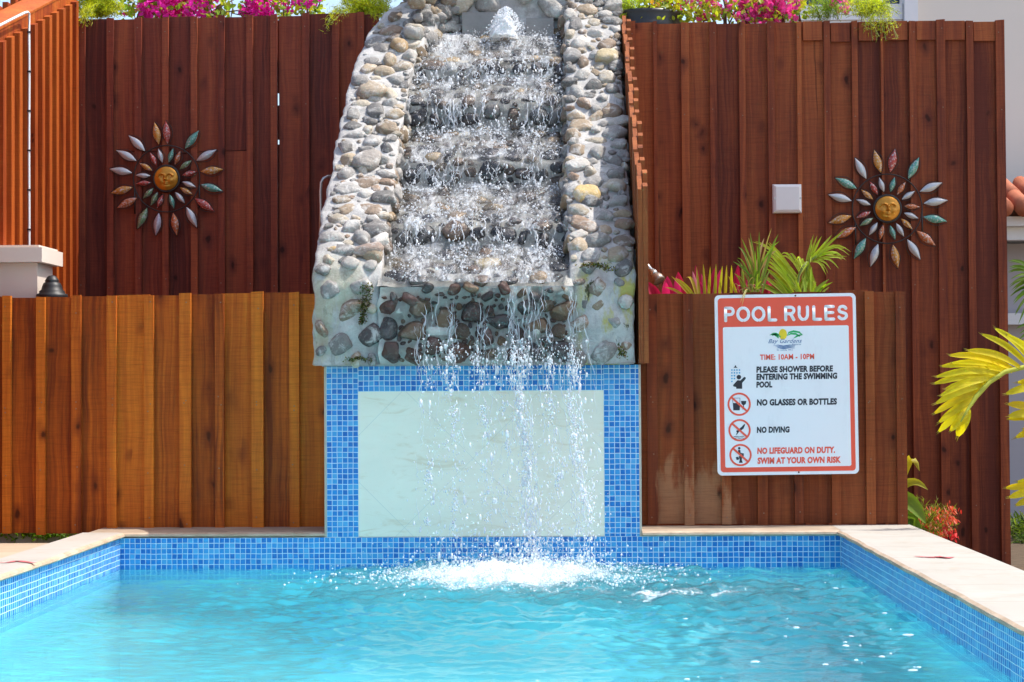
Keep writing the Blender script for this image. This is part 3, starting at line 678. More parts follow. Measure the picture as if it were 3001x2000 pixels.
# front apron under the lip
prA=Prof(apron,smooth=2)
xs=np.linspace(WXI-0.012,WRI+0.012,64); W,F=sheet(prA,[(x,0) for x in xs],0.016,12); mb=MB(); mb.bulk(W,F,0)
lip=[]
x=WXI+0.03
while x<WRI-0.02:
    r=random.uniform(0.022,0.042); lip.append((prA.L-random.uniform(0.0,0.055),x+r,r*0.85,0,0.0)); x+=2*r*1.12
pl=darts(0.03,prA.L-0.09,WXI+0.0,WRI,0.014,0.050,2200,0.98)
stones(mb,prA,lip,pal_a+pal_b[3:4],0.25,flat=(0.5,0.7),asp=(1.2,1.6),rough=True); stones(mb,prA,pl,pal_a,0.10,flat=(0.35,0.5),rough=True); stones(mb,prA,darts(0.02,prA.L-0.03,WXI,WRI,0.007,0.014,420,0.9,[(a_,b_,c_*0.8,0,0.0) for a_,b_,c_,_,_ in pl+lip])[len(pl+lip):],pal_a,0.15,flat=(0.5,0.7),rough=True)
mb.build('front_apron',[M['mortar_apron'],M['stone_apron']],root,smooth=True)
mb=MB(); mb.box(WXO+0.004,WRO-0.004,-0.098,0.0,0.909,0.9115); mb.box(WXO+0.03,WRO-0.02,0.001,0.30,0.9055,0.95); mb.box(WXO+0.03,WRO-0.02,0.301,2.2,-0.16,1.2); mb.box(WXO+0.03,WRO-0.02,0.9,2.2,1.2,1.85); mb.box(-0.62,WRO-0.04,1.9,2.2,1.85,3.0)
mb.build('masonry_core',M['mortar'],root)
settle(root,(-0.38,0.6,-0.16))
def moss(pts,n,d,col):
    mb=MB()
    for i in range(n):
        k=random.randrange(len(pts)-1); q=random.random(); x=pts[k][0]*(1-q)+pts[k+1][0]*q+random.gauss(0,pts[k][2]); y=pts[k][1]*(1-q)+pts[k+1][1]*q+random.gauss(0,2)
        p=Dp(x,y,d); u=Vector((random.gauss(0,1),random.gauss(0,1)-0.6,random.gauss(0,1))).normalized()*random.uniform(0.006,0.014); s_=Vector((random.gauss(0,1),0,random.gauss(0,1))).normalized()*0.004
        c=tuple(v*random.uniform(0.5,1.5) for v in random.choice(col)); mb.face([p-s_,p+s_,p+u],0,c)
    o=mb.build('moss',M['leaf'],bpy.data.objects['stone_waterfall']); o.matrix_parent_inverse=Matrix.Translation(-o.parent.location); return o
moss([(845,655,7),(840,690,6),(836,715,4),(832,745,3)],420,8.078,[(.06,.07,.008),(.14,.12,.015),(.03,.035,.006)])
moss([(1338,612,8),(1362,606,9),(1385,612,8),(1400,622,5)],260,8.09,[(.07,.09,.008),(.20,.18,.015),(.03,.035,.006)])
moss([(800,828,6),(825,822,5),(850,830,4)],120,8.075,[(.12,.12,.015),(.05,.06,.008)])
moss([(1425,800,5),(1432,822,6)],120,8.075,[(.14,.13,.015),(.05,.06,.008)])
# ------------------------------------------------------------------ running water
def froth_mat(name,lo,hi,us,vs,trans=0.0):
    t=NT(name); uv=t.n('ShaderNodeUVMap').outputs[0]; den=t.sep(t.attr('col')['Color'])[0]
    w1=t.noise(t.vmul(uv,(us,vs,1)),1.0,6,0.72,0.8); w2=t.noise(t.vmul(uv,(us*0.22,vs*0.16,1)),1.0,3); w3=t.noise(t.vmul(uv,(us*3,vs*2.2,1)),1.0,3,0.7)
    f=t.math('ADD',t.math('ADD',t.math('MULTIPLY',w1,0.75),t.math('MULTIPLY',w2,0.5)),t.math('ADD',t.math('MULTIPLY',w3,0.3),t.math('MULTIPLY',den,0.34)))
    m=t.ss(f,lo,hi)
    p=t.pbr((0.80,0.82,0.84),0.3,0.5,0.0,t.bump(f,0.9,0.012))
    tr=t.n('ShaderNodeBsdfTranslucent',i_Color=(0.9,0.92,0.95)); a=t.n('ShaderNodeMixShader'); a.inputs[0].default_value=0.3; t.set(a.inputs[1],p); t.set(a.inputs[2],tr.outputs[0])
    g=t.n('ShaderNodeBsdfGlossy',i_Roughness=0.08); t.set(g.inputs['Normal'],t.bump(f,1.0,0.02))
    tp=t.n('ShaderNodeBsdfTransparent',i_Color=(0.97,0.98,0.98)); fr=t.n('ShaderNodeFresnel',i_IOR=1.33); t.set(fr.inputs['Normal'],t.bump(f,1.0,0.02))
    cl=t.n('ShaderNodeMixShader'); t.set(cl.inputs[0],fr.outputs[0]); t.set(cl.inputs[1],tp.outputs[0]); t.set(cl.inputs[2],g.outputs[0])
    mx=t.n('ShaderNodeMixShader'); t.set(mx.inputs[0],m); t.set(mx.inputs[1],cl.outputs[0]); t.set(mx.inputs[2],a.outputs[0])
    return t.done(mx.outputs[0])
M['froth']=froth_mat('running_froth',1.0,1.38,34,9)
M['foam']=froth_mat('pool_foam',0.98,1.30,30,30)
t=NT('water_drop'); p=t.pbr((0.92,0.94,0.96),0.12,0.6); tp=t.n('ShaderNodeBsdfTransparent',i_Color=(0.96,0.98,1.0)); tr=t.n('ShaderNodeBsdfTranslucent',i_Color=(0.92,0.94,0.97))
a=t.n('ShaderNodeMixShader'); a.inputs[0].default_value=0.4; t.set(a.inputs[1],p); t.set(a.inputs[2],tr.outputs[0])
b=t.n('ShaderNodeMixShader'); b.inputs[0].default_value=0.72; t.set(b.inputs[1],tp.outputs[0]); t.set(b.inputs[2],a.outputs[0]); M['drop']=t.done(b.outputs[0])
b_=t.m.copy(); b_.name='water_strand'
for nd in b_.node_tree.nodes:
    if nd.type=='MIX_SHADER' and abs(nd.inputs[0].default_value-0.72)<1e-3: nd.inputs[0].default_value=0.66
M['strand']=b_
def drops(name,P,R,stretch,label,cat='water drops',mat='drop',dirs=None,sub=I0):
    n=len(P); v,f=sub; nv=len(v)
    sc_=np.ones((n,3)); sc_[:,2]=stretch
    V=v[None]*R[:,None,None]*sc_[:,None,:]*(1+0.25*rng.standard_normal((n,nv,1)).clip(-1.2,1.2)*0.6)
    V=(V+P[:,None,:]).reshape(-1,3); F=(f[None]+(np.arange(n)*nv)[:,None,None]).reshape(-1,3)
    mb=MB(); mb.V=list(map(tuple,V)); mb.n=len(V); mb.F=[tuple(x) for x in F.tolist()]; mb.M=[0]*len(F); mb.C=[(1,1,1)]*len(F); mb.U=[None]*len(F)
    o=mb.build(name,M[mat],smooth=True); return tag(o,label,cat,None,'stuff')
# thin running sheet over the steps
pw=Prof(bedp[:-2],smooth=6); pw.wob=0.05; m_=70; xs=np.linspace(WXI+0.005,WRI-0.005,m_)
W,F=sheet(pw,[(x,0) for x in xs],0.014,13,0.021)
uv=np.stack([np.tile(xs,len(pw.s)),np.repeat(pw.s,m_)],-1); uv=np.concatenate([uv,uv[:,:1]*0],1)[:,:2]
den=[]
for i in range(len(pw.s)-1):
    base=0.42 if pw.nz[i]<0.62 else 0.92
    base+=0.25*math.exp(-((pw.s[i]-pw.L)/0.25)**2)
    for j in range(m_-1):
        e=min(1,(j/(m_-1))/0.10,(1-j/(m_-1))/0.10); den.append((base*(0.45+0.55*e),0,0))
mb=MB(); mb.bulk(W,F,0,np.array(den),uv)
o=mb.build('cascade_water',M['froth'],smooth=True); tag(o,'white water running down the stone steps of the chute','running water',None,'stuff')
# clinging sheet on the apron
pa=Prof(apron,smooth=2); W,F=sheet(pa,[(x,0) for x in xs],0.006,14,0.016)
uv=np.stack([np.tile(xs,len(pa.s)),np.repeat(pa.s,m_)],-1)
STR=[(985,0.5),(1040,0.8),(1105,0.6),(1180,1.0),(1215,0.8),(1262,0.7),(1312,0.9)]
sx=[((xd*K-VPX)/FPX*8.1,wt) for xd,wt in STR]
den=[]
for i in range(len(pa.s)-1):
    for j in range(m_-1):
        x=xs[j]; den.append((0.05+1.0*sum(wt*math.exp(-((x-a)/0.022)**2) for a,wt in sx),0,0))
mb=MB(); mb.bulk(W,F,0,np.array(den),uv); o=mb.build('apron_water',M['froth'],smooth=True); tag(o,'thin streaks of water clinging to the apron below the steps','running water',None,'stuff')
# spray over the steps: thickest where each fall lands
n=8000; s=rng.uniform(0,pw.L,n*3); rz=np.array([is_riser(q) for q in s]); foot=np.zeros(len(s))
edges=[i for i in range(1,len(riser)) if riser[i]==0 and riser[i-1]==1 or riser[i]==1 and riser[i-1]==0]
fe=[i/(len(riser)-1)*prB.L for i in range(1,len(riser)) if riser[i-1]==0 and riser[i]==1]   # top of a tread, foot of the next riser up
for q in fe: foot+=np.exp(-((s-(q-0.04))/0.07)**2)
x=rng.uniform(WXI+0.02,WRI-0.02,len(s)); cl=fbm(np.stack([x*16,s*7,s*0],-1),3)
pr_=(0.10+0.40*(1-rz)+0.9*foot)*np.clip(0.55+cl*1.0,0.02,1.6)
ok=rng.random(len(s))<pr_*0.85; s=s[ok][:n]; x=x[ok][:n]; rz=rz[ok][:n]
y,z,ny,nz=pw.at(pw.shift(s,x)); h=0.022+np.abs(rng.normal(0,0.018,len(s)))
P=np.stack([x,y+ny*h,z+nz*h],-1); R=np.clip(rng.lognormal(math.log(0.0021),0.5,len(s)),0.0009,0.0075)
drops('water_spray',P,R,1.0+rz*1.2,'white spray leaping off the stone steps')
# connected strands pouring over every riser and down the apron
mb=MB()
def pour(pr_,sa,sb,x,r,h0,wv):
    pts=[];rad=[]; n_=12; ph=random.uniform(0,6); dx=random.gauss(0,0.02); u0=random.uniform(0,0.55); u1=min(1,u0+random.uniform(0.25,0.7)); sa,sb=sa+(sb-sa)*u0,sa+(sb-sa)*u1
    for i in range(n_):
        q=i/(n_-1); s_=sa+(sb-sa)*q; xx=x+dx*q+wv*math.sin(q*7+ph)+random.gauss(0,0.0022); yy,zz,ny_,nz_=[float(v[0]) for v in pr_.at(pr_.shift(np.array([s_]),np.array([xx])))]
        h=h0+0.010*math.sin(PI*q)+random.gauss(0,0.004); pts.append((xx,yy+ny_*h,zz+nz_*h)); rad.append(r*random.uniform(0.25,1.5)*(0.25+0.75*math.sin(PI*(q*0.9+0.08))))
    mb.tube(pts,rad,6)
i=0
while i<len(riser):
    if riser[i]:
        j=i
        while j<len(riser) and riser[j]: j+=1
        s0=prB.s[i]; s1=prB.s[min(j,len(riser)-1)]
        if s1<sB_end and s1-s0>0.04:
            cx_=[random.uniform(WXI+0.06,WRI-0.06) for _ in range(9)]
            for k in range(74):
                x=random.choice(cx_)+random.gauss(0,0.03) if random.random()<0.75 else random.uniform(WXI+0.03,WRI-0.03)
                if not WXI+0.02<x<WRI-0.02: continue
                pour(pw,min(s1+random.uniform(0.0,0.06),pw.L-0.01),s0-random.uniform(-0.06,0.04),x,random.uniform(0.0007,0.0022)*(1 if random.random()<0.85 else 2.0),0.026,0.005)
        i=j
    i+=1
for xd,wt in STR:
    for k in range(int(12*wt)): pour(prA,prA.L-0.004,0.0,(xd*K-VPX)/FPX*8.1+random.gauss(0,0.022),random.uniform(0.0007,0.0021)*(1 if random.random()<0.85 else 1.8),0.022,0.007)
o=mb.build('cascade_strands',M['strand'],smooth=True); tag(o,'white strands of water pouring over the stone risers','running water',None,'stuff')
# jet at the top
c0=Dp(1162,76,9.86)
mb=MB(); V=[];F=[]; n1,n2=26,24
for i in range(n1):
    q=i/(n1-1); r=0.082*(1-q)**0.62*(1-0.12*q)+0.004
    for k in range(n2):
        a=2*PI*k/n2; V.append((c0.x-0.01+r*math.cos(a)+0.01*q,c0.y+r*0.8*math.sin(a),c0.z-0.02+0.150*q))
V=np.array(V); V+=np.stack([fbm(V*26,3),fbm(V*26+9,3),fbm(V*26+21,3)],-1)*0.019
F=[(i*n2+k,i*n2+(k+1)%n2,(i+1)*n2+(k+1)%n2,(i+1)*n2+k) for i in range(n1-1) for k in range(n2)]+[tuple((n1-1)*n2+k for k in range(n2))]
mb.bulk(V,F); t=NT('jet_froth'); p_=t.pos(); fz=t.noise(t.vmul(p_,(1,1,0.6)),70,6,0.7)
p=t.pbr(t.mix(fz,(0.90,0.92,0.93),(0.98,0.98,0.98)),0.5,0.3,0.0,t.bump(fz,0.45,0.01)); tr=t.n('ShaderNodeBsdfTranslucent',i_Color=(0.92,0.94,0.96)); a=t.n('ShaderNodeMixShader'); a.inputs[0].default_value=0.35; t.set(a.inputs[1],p); t.set(a.inputs[2],tr.outputs[0]); M['jet']=t.done(a.outputs[0])
o=mb.build('fountain_jet',M['jet'],smooth=True); tag(o,'white bubbling jet of water at the top of the chute','water jet')
n=520; q=rng.random(n)**0.8*1.08; q=np.minimum(q,0.999); a=rng.uniform(0,2*PI,n); r=(0.088*(1-q)**0.6+0.004)*rng.uniform(0.9,1.45,n)
mbP=np.stack([c0.x+r*np.cos(a),c0.y+0.8*r*np.sin(a),c0.z-0.015+0.155*q],-1); drops('jet_spray',mbP,np.clip(rng.lognormal(math.log(0.003),0.35,n),0.0015,0.007),np.ones(n)*1.1,'loose drops thrown up around the jet')
# falling curtain: strands that break into drops
CUR=[(985,992,0.35,150),(1040,1046,0.55,260),(1100,1135,0.4,190),(1150,1165,0.3,120),(1182,1238,1.0,520),(1200,1215,0.7,260),(1262,1285,0.6,240),(1312,1348,0.95,430),(1335,1360,0.35,110)]
mb=MB(); PP=[];RR=[];SS=[]
def fall(xt,xb,q,ph):
    z=1.02-1.02*q; x=xt+(xb-xt)*(q**1.2)+0.012*math.sin(q*9+ph)+0.007*math.sin(q*27+ph*2); y=-0.125-0.13*math.sqrt(max(q,0)); return x,y,z
for xd,xe,wt,cnt in CUR:
    xt=(xd*K-VPX)/FPX*8.08; xb=(xe*K-VPX)/FPX*7.95; ph=random.uniform(0,6)
    for k in range(max(4,int(9*wt))):
        dx=random.gauss(0,0.024); q0=random.uniform(0.0,0.10); 
        while q0<0.95:
            ln=random.uniform(0.04,0.20)*(1.0 if q0<0.35 else 0.6); q1=min(0.98,q0+ln); npt=7; pts=[];rad=[]
            for i in range(npt):
                q=q0+(q1-q0)*i/(npt-1); x,y,z=fall(xt+dx,xb+dx*1.3,q,ph+k*0.7); jit=0.0045
                pts.append((x+random.gauss(0,jit),y+random.gauss(0,jit),z)); rad.append((0.0007+0.0029*wt*random.random()**1.6)*math.sin(PI*(i+0.35)/(npt-0.3)))
            mb.tube(pts,rad,6)
            q0=q1+random.expovariate(1/(0.02+0.25*q0*(1.3-wt)))
    for c_ in range(int(16*wt)):     # clots of water breaking up
        q=random.random()**0.9*0.97; x,y,z=fall(xt,xb,q,ph)
        for i in range(random.randint(8,18)): PP.append((x+random.gauss(0,0.007),y+random.gauss(0,0.007),z+random.gauss(0,0.013))); RR.append(random.uniform(0.0016,0.0052)); SS.append(random.uniform(1.0,1.9))
    cnt=int(cnt*1.35); q=rng.random(cnt)**0.8; sp=0.008+0.05*q*(1.15-wt*0.5)
    for i in range(cnt):
        x,y,z=fall(xt,xb,q[i],ph); PP.append((x+rng.normal(0,sp[i]),y+rng.normal(0,0.02),z+rng.normal(0,0.012))); RR.append(min(0.0085,max(0.0012,rng.lognormal(math.log(0.0019),0.5)))); SS.append(rng.uniform(1.2,3.6))
for i in range(520):     # stray drops all over the curtain, thick under the lip
    q=rng.random()**1.5; x=rng.uniform(-0.44,0.06)+rng.normal(0,0.05); PP.append((x,-0.13-0.13*q**0.5+rng.normal(0,0.03),0.98-0.98*q)); RR.append(min(0.006,rng.lognormal(math.log(0.0018),0.4))); SS.append(rng.uniform(1,2.6))
for xd,wt in STR:        # splashes thrown off the lip of the apron
    xc=(xd*K-VPX)/FPX*8.08
    for i in range(int(110*wt)):
        a=random.uniform(-0.4,PI+0.4); r=abs(random.gauss(0,0.035)); PP.append((xc+r*math.cos(a)+random.gauss(0,0.012),-0.14-abs(random.gauss(0,0.03)),0.90+random.uniform(-0.05,0.11)+r*0.8*math.sin(a))); RR.append(min(0.007,rng.lognormal(math.log(0.0022),0.5))); SS.append(random.uniform(0.9,2.2))
o=mb.build('water_curtain',M['strand'],smooth=True); tag(o,'thin broken strands of water falling in front of the pale panel','falling water',None,'stuff')
PP=np.array(PP); PP[:,2]=np.maximum(PP[:,2],0.004); drops('falling_drops',PP,np.array(RR),np.array(SS),'drops falling in front of the pale stone panel')
# foam where it lands
def patch(name,label,x0,x1,y0,y1,dfun,hfun,step=0.012):
    nx=int((x1-x0)/step)+1; ny=int((y1-y0)/step)+1; X,Y=np.meshgrid(np.linspace(x0,x1,nx),np.linspace(y0,y1,ny))
    P=np.stack([X.ravel(),Y.ravel(),0*X.ravel()],-1); Z=waves(X,Y).ravel()+0.004+hfun(P)
    V=np.stack([P[:,0],P[:,1],Z],-1); F=[(i*nx+j,i*nx+j+1,(i+1)*nx+j+1,(i+1)*nx+j) for i in range(ny-1) for j in range(nx-1)]
    d=dfun(P); D=np.array([(d[f[0]],0,0) for f in F]); keep=[i for i in range(len(F)) if D[i,0]>-0.9]
    mb=MB(); mb.bulk(V,[F[i] for i in keep],0,D[keep],P[:,:2]); o=mb.build(name,M['foam'],smooth=True); return tag(o,label,'foam',None,'stuff')
def dspl(P):
    e=((P[:,0]+0.23)/0.62)**2+((P[:,1]+0.50)/0.62)**2
    return 2.2*np.exp(-e*1.15)-0.55+0.25*fbm(P*6,2)-1.0*(e>2.6)
def hspl(P):
    e=((P[:,0]+0.23)/0.46)**2+((P[:,1]+0.40)/0.42)**2
    return np.exp(-e)*(0.026+0.034*np.abs(fbm(P*11,3))+0.012*fbm(P*30,2))
patch('splash_foam','white churning foam where the falling water lands',-0.98,0.62,-1.35,-0.02,dspl,hspl,0.010)
def dstr(P):
    yc=-1.02-0.10*np.sin(P[:,0]*4); e=((P[:,1]-yc)/0.24)**2; a=np.exp(-e)*np.clip((P[:,0]+0.2)*3,0,1)*np.clip((0.98-P[:,0])*3,0,1)
    return 1.35*a-0.35+0.75*fbm(P*7,3)-1.0*(a<0.05)
patch('trailing_foam','broken line of foam drifting to the right of the splash',-0.2,1.0,-1.5,-0.55,dstr,lambda P:0.002+0*P[:,0],0.012)
n=9500; x=rng.normal(-0.2,0.29,n); y=-0.42+rng.normal(0,0.26,n); y=np.minimum(y,-0.03); e=((x+0.22)/0.36)**2
z=np.abs(rng.normal(0,0.030,n))*np.exp(-e*0.6)+0.012; k=rng.random(n)<0.10; z[k]+=rng.exponential(0.05,k.sum())
drops('splash_drops',np.stack([x,y,z],-1),np.clip(rng.lognormal(math.log(0.0022),0.5,n),0.0010,0.008),np.ones(n),'drops bouncing off the pool where the curtain lands')
# sun glints modelled as small white flecks on the right side of the pool
n=85; x=rng.uniform(-0.1,1.15,n); y=-rng.uniform(0.6,3.2,n); k=fbm(np.stack([x*3,y*2,0*x],-1),2)+0.5*(x-0.4)>0.0; x=x[k];y=y[k]; z=waves(x,y)+0.001
P=np.stack([x,y,z],-1); R=np.clip(rng.lognormal(math.log(0.004),0.7,len(x)),0.0015,0.02); v,f=IM; V=v[None]*R[:,None,None]*np.array([1.5,1.3,0.0])[None,None]+np.array([0,0,1])*v[None,:,2:3]*np.minimum(R,0.007)[:,None,None]*0.5
V=(V+P[:,None]).reshape(-1,3); F=(f[None]+(np.arange(len(x))*len(v))[:,None,None]).reshape(-1,3); mb=MB(); mb.bulk(V,F); tag(mb.build('glint_flecks',M['drop'],smooth=True),'white flecks shaped as sun glints across the right of the pool','foam',None,'stuff')

# ------------------------------------------------------------------ sun wall ornaments
def enamel(name,c):
    t=NT(name); p=t.pos(); n=t.noise(p,95,5,0.7); m=t.noise(p,28,3)
    cc=t.mix(t.ss(n,0.48,0.66),c,(0.55,0.53,0.52)); cc=t.mix(t.math('MULTIPLY',t.ss(m,0.55,0.75),0.5),cc,tuple(x*0.4 for x in c))
    return t.done(t.pbr(cc,0.35,0.5,0.35,t.bump(n,0.4,0.002)))
EN={k:enamel('enamel_'+k,v) for k,v in dict(gold=(.50,.22,.03),red=(.40,.06,.045),teal=(.10,.30,.23),silver=(.48,.49,.50),lilac=(.42,.37,.42),green=(.17,.28,.14),orange=(.46,.13,.035)).items()}
t=NT('sun_face_gold'); p=t.pos(); n=t.noise(p,40,4); M['face']=t.done(t.pbr(t.mix(n,(0.42,0.16,0.015),(0.68,0.31,0.03)),0.3,0.5,0.45))
def sun_art(cx,cy,d,label,oc,ic,rot,legs):
    c=S(cx,cy,d); root=empty('sun_ornament',label,'wall ornament','metal sun ornaments on the tall fences'); Y0=c.y
    mb=MB(); n1,n2=22,44; V=[];F=[]                          # embossed face: dome with brows, eyes, nose, cheeks and lips
    R=0.0665
    for i in range(n1+1):
        for k in range(n2):
            r=i/n1; a=2*PI*k/n2; x=r*math.cos(a); z=r*math.sin(a)
            g=lambda x0,z0,sx,sz:math.exp(-((x-x0)/sx)**2-((z-z0)/sz)**2)
            h=0.26*math.sqrt(max(0,1-0.93*r*r))
            h+=0.17*g(0,0.02,0.085,0.22)+0.10*g(0,-0.12,0.13,0.07)                       # nose
            for s_ in (-1,1):
                br=abs(math.hypot(x-s_*0.33,(z-0.12)*1.15)-0.29); h+=0.10*math.exp(-(br/0.05)**2)*(1 if z>0.14 else 0.0)
                h-=0.11*g(s_*0.33,0.17,0.17,0.10); h+=0.11*g(s_*0.33,0.16,0.085,0.055); h+=0.07*g(s_*0.45,-0.2,0.22,0.2)
            h+=0.11*g(0,-0.37,0.17,0.045)+0.11*g(0,-0.47,0.13,0.05)-0.10*g(0,-0.42,0.19,0.02)+0.05*g(0,-0.68,0.2,0.13)-0.06*g(0,-0.57,0.2,0.05)
            V.append((c.x+R*x,Y0-0.018-R*h*1.45,c.z+R*z))
    for i in range(n1):
        for k in range(n2): F.append((i*n2+k,(i+1)*n2+k,(i+1)*n2+(k+1)%n2,i*n2+(k+1)%n2))
    mb.bulk(V,F); mb.build('face',M['face'],root,smooth=True)
    def ring(name,r,th,y):
        mb=MB(); pts=[(c.x+r*math.cos(2*PI*i/48),y,c.z+r*math.sin(2*PI*i/48)) for i in range(49)]; mb.tube(pts,th,7,cap=False); return mb.build(name,M['iron'],root,smooth=True)
    ring('rim',0.0715,0.0085,Y0-0.014); ring('ring',0.187,0.0036,Y0-0.012)
    mb=MB(); mb.lathe([(0.001,0),(0.07,0)],(0,0,0),n=40)
    mb.V=[(c.x+x,Y0-0.008-z,c.z+y) for x,y,z in mb.V]; mb.build('back_plate',M['iron'],root)
    def petal(a,r0,r1,hw,color,tw,lean):
        u=Vector((math.cos(a),0,math.sin(a))); 
        L=r1-r0; b=c+u*r0; ax=Vector((math.cos(a+tw),0,math.sin(a+tw))); sd_=Vector((-ax.z,0,ax.x))
        mb=MB(); V=[];F=[]; n1,n2=11,7
        for i in range(n1):
            q=i/(n1-1); wd=hw*(math.sin(PI*q**0.92)**1.15)+0.0006
            for k in range(n2):
                s_=k/(n2-1)*2-1; V.append(b+ax*(L*q)+sd_*(wd*s_)+Vector((0,-0.018-0.012*math.sin(PI*q)*(1-s_*s_)-lean*q,0)))
        for i in range(n1-1):
            for k in range(n2-1): F.append((i*n2+k,(i+1)*n2+k,(i+1)*n2+k+1,i*n2+k+1))
        mb.bulk(V,F); o=mb.build('petal',EN[color],root,smooth=True)
        # wire loop behind the petal, set a little to one side
        for sg in (-1,1):
            mb=MB() if sg==-1 else mb
            pts=[b+ax*(L*1.06*i/12-0.004)+sd_*(sg*hw*1.45*math.sin(PI*i/12)-0.003)+Vector((0,-0.009,0)) for i in range(13)]
            mb.tube(pts,0.0019,5)
        w_=mb.build('wire_loop',M['iron'],root,smooth=True); w_.parent=o
    A=[102.5,88,57.7,30.4,11,-10.6,-35,-55,-79,-102.5,-123.6,-147,-166,170,149,127.6]
    for a,k in zip(A,oc): petal(math.radians(a+rot),0.197,0.325,0.0205,k,math.radians(random.uniform(-9,9)),0.0)
    AI=[82,58,35,11,-12,-34,-57,-78.6,-102,-123,-144,-166.5,170,150,127,104]
    for a,k in zip(AI,ic): petal(math.radians(a+rot),0.092,0.174,0.0140,k,math.radians(random.uniform(-12,12)),0.0)
    for a,l in legs:
        mb=MB(); x=c.x+a; z=c.z-math.sqrt(0.187**2-min(a*a,0.0349)); mb.tube([(x,Y0-0.01,z-0.0),(x+0.002,Y0-0.01,z-l)],0.0048,6); mb.build('leg',M['iron'],root,smooth=True)
    settle(root,tuple(c))
oc=['gold','red','teal','silver','gold','teal','red','silver','orange','lilac','green','orange','gold','silver','silver','silver']
ic=['teal','orange','green','red','silver','gold','silver','teal','red','green','green','red','silver','gold','red','silver']
sun_art(489.5,525,10.17,'metal sun with face and coloured petals on the dark left fence',oc,ic,0,[(-0.181,0.15),(0.184,0.13)])
oc2=['gold','red','teal','silver','silver','teal','orange','silver','gold','silver','teal','orange','gold','silver','teal','silver']
ic2=['teal','orange','silver','orange','silver','gold','silver','teal','orange','silver','green','red','silver','gold','red','silver']
sun_art(2599,613,9.87,'metal sun with face and coloured petals near the white junction box',oc2,ic2,-3,[(-0.172,0.12),(0.186,0.14)])
# ------------------------------------------------------------------ pool rules sign
def flat(name,c,rough=0.35):
    t=NT(name); p=t.pos(); g=t.ss(t.noise(t.vmul(p,(14,14,5)),1.0,6,0.7),0.5,0.8); return t.done(t.pbr(t.mix(t.math('MULTIPLY',g,0.22),c,tuple(x*0.6 for x in c)),rough,0.5))
SW=flat('sign_white',(0.86,0.86,0.87)); SR=flat('sign_red',(0.88,0.10,0.05)); SK=flat('sign_black',(0.018,0.02,0.03)); SB=flat('sign_blue',(0.05,0.36,0.60)); SY=flat('sign_yellow',(0.85,0.62,0.02)); SG=flat('sign_green',(0.02,0.42,0.12)); SN=flat('sign_navy',(0.03,0.13,0.32))
d_s=8.4; um=d_s/FPX/2.704
tl=S(2050+118/2.704,840+70/2.704,d_s)
root=empty('pool_rules_sign','white and red pool rules notice board on the low right fence','sign')
root.location=tl; root.rotation_euler=(0,math.radians(-0.52),0)
W_,H_=1112,1425
def P2(u,v): return (u*um,-v*um)
def rrect(u0,v0,u1,v1,r,n=6):
    pts=[]
    for cx_,cy_,a0 in ((u0+r,v1-r,180),(u1-r,v1-r,270),(u1-r,v0+r,0),(u0+r,v0+r,90)):
        for i in range(n+1):
            a=math.radians(a0+90*i/n); pts.append(P2(cx_+r*math.cos(a),cy_-r*math.sin(a)))
    return pts
def lay(k): return -0.0006*k
def plate(name,poly,y0,y1,mat,par=root):
    mb=MB(); mb.prism(poly,y0,y1); o=mb.build(name,mat,par); return o
plate('board',rrect(0,0,W_,H_,38),0.0,0.004,SW)
plate('red_field',rrect(25,25,W_-25,H_-25,26),lay(1),lay(0)-0.0001,SR)
plate('white_field',rrect(62,254,W_-60,H_-62,14),lay(2),lay(1)-0.0001,SW)
def text_mesh(body,bold=0.0,shear=0.0,space=1.0):
    cu=bpy.data.curves.new('lettering','FONT'); cu.body=body; cu.offset=bold; cu.shear=shear; cu.space_character=space; cu.resolution_u=3
    o=bpy.data.objects.new('lettering',cu); col_main.objects.link(o); dg=bpy.context.evaluated_depsgraph_get()
    me=bpy.data.meshes.new_from_object(o.evaluated_get(dg)); V=np.array([v.co[:] for v in me.vertices]); F=[tuple(p.vertices) for p in me.polygons]
    bpy.data.objects.remove(o); bpy.data.curves.remove(cu); bpy.data.meshes.remove(me); return V,F
def text(body,u0,v0,u1,v1,mat,k,bold=0.025,shear=0.0,par=root,name='lettering',space=1.06):
    V,F=text_mesh(body,bold,shear,space); a=V.min(0);b=V.max(0)
    U=u0+(V[:,0]-a[0])/(b[0]-a[0])*(u1-u0); Z=v1-(V[:,1]-a[1])/(b[1]-a[1])*(v1-v0)
    mb=MB(); mb.bulk(np.stack([U*um,np.full(len(U),lay(k)),-Z*um],-1),F); return mb.build(name,mat,par)
